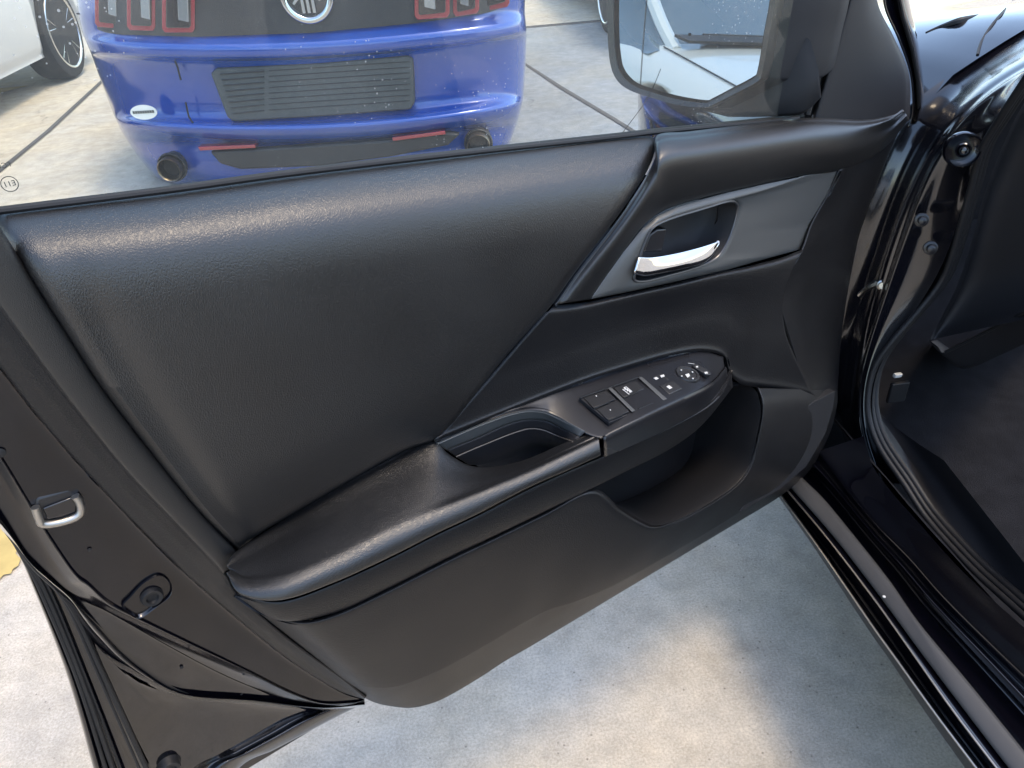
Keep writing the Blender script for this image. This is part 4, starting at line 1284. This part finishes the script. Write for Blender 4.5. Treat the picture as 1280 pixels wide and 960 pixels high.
def lamp(x0, x1, yb, lean, flip):
    """one upright tail lamp bar: red frame, dark lens, clear core"""
    w = wsurf(((x0 + x1) / 2 - 380) / 275)
    yb0, yb1 = (yb, yb + lean)
    fr_ = [(x0, -60), (x0, yb0 - 5), (x0 + 4, yb0), (x1 - 3, yb1), (x1, yb1 - 5), (x1, -60)]
    f = mslab("lamp_frame", fr_, w - .030, .03, MT["red"], tailp, .004)
    ins = 5
    l_ = [(x0 + ins, -60), (x0 + ins, yb0 - 8), (x0 + ins + 2, yb0 - 6), (x1 - ins - 2, yb1 - 6), (x1 - ins, yb1 - 8), (x1 - ins, -60)]
    mslab("lamp_lens", l_, w - .037, .02, MT["smoke"], tailp, .003)
    cx = x0 + (x1 - x0) * (.62 if not flip else .40); cw = (x1 - x0) * .20
    c_ = [(cx - cw, -60), (cx - cw * .6, yb0 - 16), (cx + cw, yb0 - 13), (cx + cw * .7, -60)]
    mslab("lamp_core", c_, w - .044, .015, MT["clear"], tailp, .003)


for a in ((118, 152, 34, 2, False), (158, 194, 38, 1, False), (202, 243, 41, 0, False), (518, 562, 25, -3, True), (566, 599, 21, -4, True), (603, 637, 14, -5, True)):
    lamp(*a)
# round badge: chrome ring, dark disc, three bars and a running-animal shape
bc = mu(383, -7, .02)
mb = MB(); mb.tube([bc + .098 * (MU * math.cos(a) + ZV * math.sin(a)) for a in np.linspace(0, 2 * math.pi, 48, endpoint=False)], .016, 10, closed=True)
badge = mb.build("badge_ring", MT["chrome"], tailp)
mb = MB(); mb.lathe(bc + MW * .012, -MW, [(.098, 0), (.098, .006), (.0005, .008)], 40)
mb.build("badge_disc", MT["smoke"], tailp)
for dx in (-.022, 0, .022):
    m_ = MB(); m_.box(bc + MU * dx - MW * .004 - ZV * .012, [MU, MW, ZV], (.007, .003, .058)); m_.build("badge_bar", MT["chrome"], tailp, bevel=.002)
hp = [(-.075, .004), (-.05, .016), (-.02, .012), (.02, .02), (.045, .040), (.07, .036), (.072, .026), (.052, .020), (.04, .002), (.06, -.02), (.052, -.026), (.03, -.010), (-.005, -.008), (-.03, -.014), (-.055, -.036), (-.062, -.03), (-.045, -.008)]
mb = MB(); mb.prism([bc + MU * x + ZV * z - MW * .012 for x, z in hp], MW * .006)
mb.build("badge_figure", MT["chrome"], tailp, bevel=.001)
# number plate recess
plp = [(263, 92), (270, 86), (400, 79), (510, 70), (516, 74), (518, 128), (513, 137), (400, 146), (292, 152), (284, 147)]
pl = mslab("plate_panel", plp, .045, .06, pmat("grey_plate_panel", (.055, .062, .065), .6, bump=('noise', 60, .002), mottling=.25, mscale=25), coupe, .008)
for k in range(8):
    y = 92 + k * 7
    m_ = MB(); m_.tube([mu(336, y - 3.4, .044), mu(512, y - 15, .044)], .0022, 6); m_.build("plate_rib", MT["blackpanel"], pl)
    m_ = MB(); m_.tube([mu(275 + k * 2.3, y + 1, .042), mu(330, y - 3, .042)], .0035, 6); m_.build("plate_rib", MT["blackpanel"], pl)
# lower valance, reflectors
val = [(262, 190), (318, 187), (480, 176), (560, 166), (575, 168), (560, 182), (490, 196), (400, 208), (300, 212), (275, 205)]
mslab("valance", val, .035, .05, MT["blackpanel"], coupe, .01)
for q in ([(247, 184), (318, 181), (320, 185), (250, 188.5)], [(490, 172), (556, 164), (557, 168), (491, 176.5)]):
    mslab("reflector", q, .022, .05, MT["red"], coupe, .003)
for px, py in ((213, 211), (598, 181)):
    c = mu(px, py, .065)
    m_ = MB(); m_.lathe(c, -MW, [(.040, -.25), (.044, 0), (.047, .02), (.052, .025), (.055, .018), (.055, -.25)], 36)
    e_ = m_.build("exhaust_tip", MT["bronze"], coupe, angle=60)
    m_ = MB(); m_.lathe(c + MW * .12, -MW, [(.041, 0), (.0005, .002)], 24); m_.build("exhaust_bore", MT["rubber"], e_)
    m_ = MB(); m_.lathe(c + MW * .03, -MW, [(.068, 0), (.068, .010), (.064, .014), (.057, .010), (.057, 0)], 36); m_.build("exhaust_surround", MT["blackpanel"], coupe, angle=60)
# side seam and shut lines of the bumper
for px in ([(96, 17), (104, 17.5), (113, 17.5)], [(216, 70), (222, 84), (226, 100)], [(232, 128), (236, 146), (244, 158)]):
    m_ = MB(); m_.tube([mu(x, y, wsurf((x - 380) / 275) + .0) for x, y in px], .004, 6); m_.build("shut_line", MT["rubber"], coupe)
# oval dealer sticker
oc = mu(179.5, 140.5, wsurf((179 - 380) / 275) - .025)
mb = MB(); mb.prism([oc + MU * .060 * math.cos(a) + ZV * (.032 * math.sin(a)) - MU * 0 for a in np.linspace(0, 2 * math.pi, 36, endpoint=False)], MW * .004)
mb.build("oval_sticker", MT["sticker"], coupe, smooth=False)
mb = MB()
for k in range(9):
    mb.box(oc + MU * (-.044 + k * .011) + ZV * .002 - MW * .0012, [MU, MW, ZV], (.0038, .0008, .006))
mb.build("sticker_print", MT["screen"], coupe, smooth=False)


# ================================================================== other vehicles (shared builder)
def car(name, origin, heading, paint, label, L=4.7, W=1.84, H=1.45, group=None, wheel_r=.34, hood_z=.98):
    """heading: unit vector the car faces; origin: ground point under its centre"""
    f = np.array([*heading, 0.0]); f /= np.linalg.norm(f)
    r = np.array([f[1], -f[0], 0]); o = np.array([*origin, 0.0])
    P = lambda x, y, z: o + r * x + f * y + ZV * z
    t = empty(name, o, label, "car", group)
    hw = W / 2
    st = []      # stations front -> back: y, half width factor, top z, bottom z
    for k in range(41):
        v = k / 40
        y = L / 2 - L * v
        e = 1 - .22 * max(0, 1 - v / .09) ** 2 - .16 * max(0, 1 - (1 - v) / .08) ** 2
        top = np.interp(v, [0, .02, .06, .27, .30, .7, .82, .95, .985, 1], [.62, .74, hood_z - .16, hood_z, hood_z + .01, hood_z + .06, hood_z + .07, hood_z + .02, .86, .6])
        bot = .22 + .10 * max(0, 1 - v / .06) + .12 * max(0, 1 - (1 - v) / .06)
        st.append((y, e * hw, top, bot))
    G = []
    for y, w, zt, zb in st:
        half = [(0, zt + .015), (.35 * w, zt + .012), (.68 * w, zt), (.86 * w, zt - .03), (.95 * w, zt - .09), (.985 * w, (zt * .75 + zb * .25)), (w, (zt + zb) / 2), (.98 * w, zb + .14), (.95 * w, zb + .04), (.86 * w, zb), (0, zb)]
        h = spline(np.array(half), 30)
        G.append([P(-x, y, z) for x, z in h[::-1]] + [P(x, y, z) for x, z in h[1:]])
    m_ = MB(); m_.grid(np.array(G)); m_.poly(G[0]); m_.poly(G[-1])
    bo = m_.build("body", paint, t, angle=50)
    cut = MB()
    for s_ in (-1, 1):
        for y in (L * .29, -L * .285):
            cut.lathe(P(s_ * (hw - .30), y, wheel_r + .01), r * s_, [(wheel_r + .05, 0), (wheel_r + .05, .6)], 40)
    co = cut.build("wheel_arch_cut", MT["rubber"])
    bmod = bo.modifiers.new("arches", 'BOOLEAN'); bmod.object = co; bmod.operation = 'DIFFERENCE'; bmod.solver = 'EXACT'
    dg = bpy.context.evaluated_depsgraph_get()
    nm = bpy.data.meshes.new_from_object(bo.evaluated_get(dg))
    bo.modifiers.clear(); bo.data = nm
    bpy.data.objects.remove(co)
    # greenhouse
    gh = []
    for y, z, w in ((L * .245, hood_z - .02, .80), (L * .20, hood_z + .10, .78), (L * .12, hood_z + .32, .70), (L * .06, H - .06, .66), (0, H - .005, .64), (-L * .12, H - .01, .64), (-L * .22, H - .06, .63), (-L * .30, hood_z + .30, .66), (-L * .37, hood_z + .05, .72)):
        zb = hood_z - .05
        half = [(0, z + .015), (w * .6 * hw, z + .008), (w * .92 * hw, z - .02), (w * hw, z - .06 if z - .06 > zb else zb + .01), ((w + .92) / 2 * hw * .98, (z * .5 + zb * .5)), (.90 * hw, zb)]
        h = spline(np.array(half), 16)
        gh.append([P(-x, y, zz) for x, zz in h[::-1]] + [P(x, y, zz) for x, zz in h[1:]])
    Gs = loft(gh, len(gh[0]), 40)
    m_ = MB(); m_.grid(Gs)
    m_.build("window_glass", MT["autoglass"], t, angle=60)
    # roof skin and pillars over the glass
    m_ = MB(); c0 = 9; c1 = len(gh[0]) - 10
    m_.grid(Gs[14:29, c0:c1 + 1] + ZV * .006)
    m_.build("roof", paint, t, angle=60)
    for e, s_ in ((c0, -1), (c1, 1)):
        m_ = MB(); m_.tube(Gs[0:16, e] + r * s_ * .004, .035, 8); m_.build("front_pillar", paint, t)
        m_ = MB(); m_.tube(Gs[27:40, e] + r * s_ * .004, .04, 8); m_.build("rear_pillar", paint, t)
        m_ = MB(); m_.tube(Gs[14:29, e] + r * s_ * .004, .03, 8); m_.build("roof_rail", paint, t)
    # shut lines on the hood and front lamps
    for s_ in (-1, 1):
        m_ = MB(); m_.tube([P(s_ * hw * .80, y, np.interp(y, [q[0] for q in st][::-1], [q[2] for q in st][::-1]) - .010) for y in np.linspace(L * .24, L * .44, 14)], .0035, 6)
        m_.build("hood_gap", MT["rubber"], t)
        m_ = MB(); m_.prism([P(s_ * hw * a, L / 2 - b, z) for a, b, z in ((.50, .05, .68), (.86, .16, .74), (.84, .20, .80), (.52, .09, .76))], f * .03)
        m_.build("headlight", MT["clear"], t, bevel=.01)
        m_ = MB(); m_.prism([P(s_ * hw * a, -L / 2 + b, z) for a, b, z in ((.50, .03, .78), (.86, .10, .78), (.86, .12, .90), (.50, .05, .90))], -f * .03)
        m_.build("taillight", MT["red"], t, bevel=.01)
    m_ = MB(); m_.tube([P(x, L * .235 - .02, hood_z + .035) for x in np.linspace(-.5, .35, 8)], .010, 6); m_.build("wiper", MT["rubber"], t)
    m_ = MB(); m_.prism([P(-hw * .72, L * .262, hood_z + .006), P(hw * .72, L * .262, hood_z + .006), P(hw * .74, L * .238, hood_z + .026), P(-hw * .74, L * .238, hood_z + .026)], ZV * .012); m_.build("cowl", MT["rubber"], t)
    for s_ in (-1, 1):
        for y in (L * .29, -L * .285):
            c = P(s_ * (hw - .11), y, wheel_r)
            ax = r * s_
            w_ = MB(); w_.lathe(c, ax, [(wheel_r * .70, -.12), (wheel_r * .96, -.11), (wheel_r, -.08), (wheel_r, .08), (wheel_r * .965, .105), (wheel_r * .80, .118), (wheel_r * .74, .108)], 40)
            wh = w_.build("tyre", MT["tyre"], t, angle=40)
            m_ = MB(); m_.lathe(c, ax, [(wheel_r * .80, .112), (wheel_r * .76, .118), (wheel_r * .73, .100), (wheel_r * .70, .01), (.001, .01)], 40)
            m_.build("rim_barrel", MT["tyre"], wh, angle=40)
            m_ = MB(); m_.tube([c + ax * .112 + (f * math.cos(q) + ZV * math.sin(q)) * wheel_r * .765 for q in np.linspace(0, 2 * math.pi, 40, endpoint=False)], .011, 8, closed=True)
            m_.build("rim", MT["alloy"], wh)
            u = f; vv = ZV
            for k in range(5):
                for da in (-.13, .13):
                    a = 2 * math.pi * k / 5 + .35
                    d0 = u * math.cos(a + da * .6) + vv * math.sin(a + da * .6); d1 = u * math.cos(a + da * 1.3) + vv * math.sin(a + da * 1.3)
                    m_ = MB(); m_.tube([c + ax * .075 + d0 * .03, c + ax * .098 + d0 * wheel_r * .35, c + ax * .100 + d1 * wheel_r * .70], [.02, .015, .014], 6)
                    m_.build("spoke", MT["alloy"], wh)
            m_ = MB(); m_.lathe(c, ax, [(.06, .05), (.055, .10), (.03, .108), (.001, .108)], 20); m_.build("hub", MT["alloy"], wh)
    return t


hd = np.array([.05, 1.0])
car("white_car", (-2.60 - .92, 7.15 - 4.7 * .29), hd, MT["white"], "white car parked beyond the window, alloy wheel beside the blue coupe", wheel_r=.36)
car("dark_car", (1.95 + .92, 7.05 + 4.7 * .285), (0.03, 1.0), MT["silver"], "dark car far beyond the window, wheel next to the mirror", wheel_r=.36, L=4.7)

# white car standing behind the viewer's left, seen in the mirror
car("white_hatchback", (-3.84, .08), (.95, -.31), MT["white"], "white car reflected in the side mirror, windscreen and bonnet showing", hood_z=.90, H=1.45)
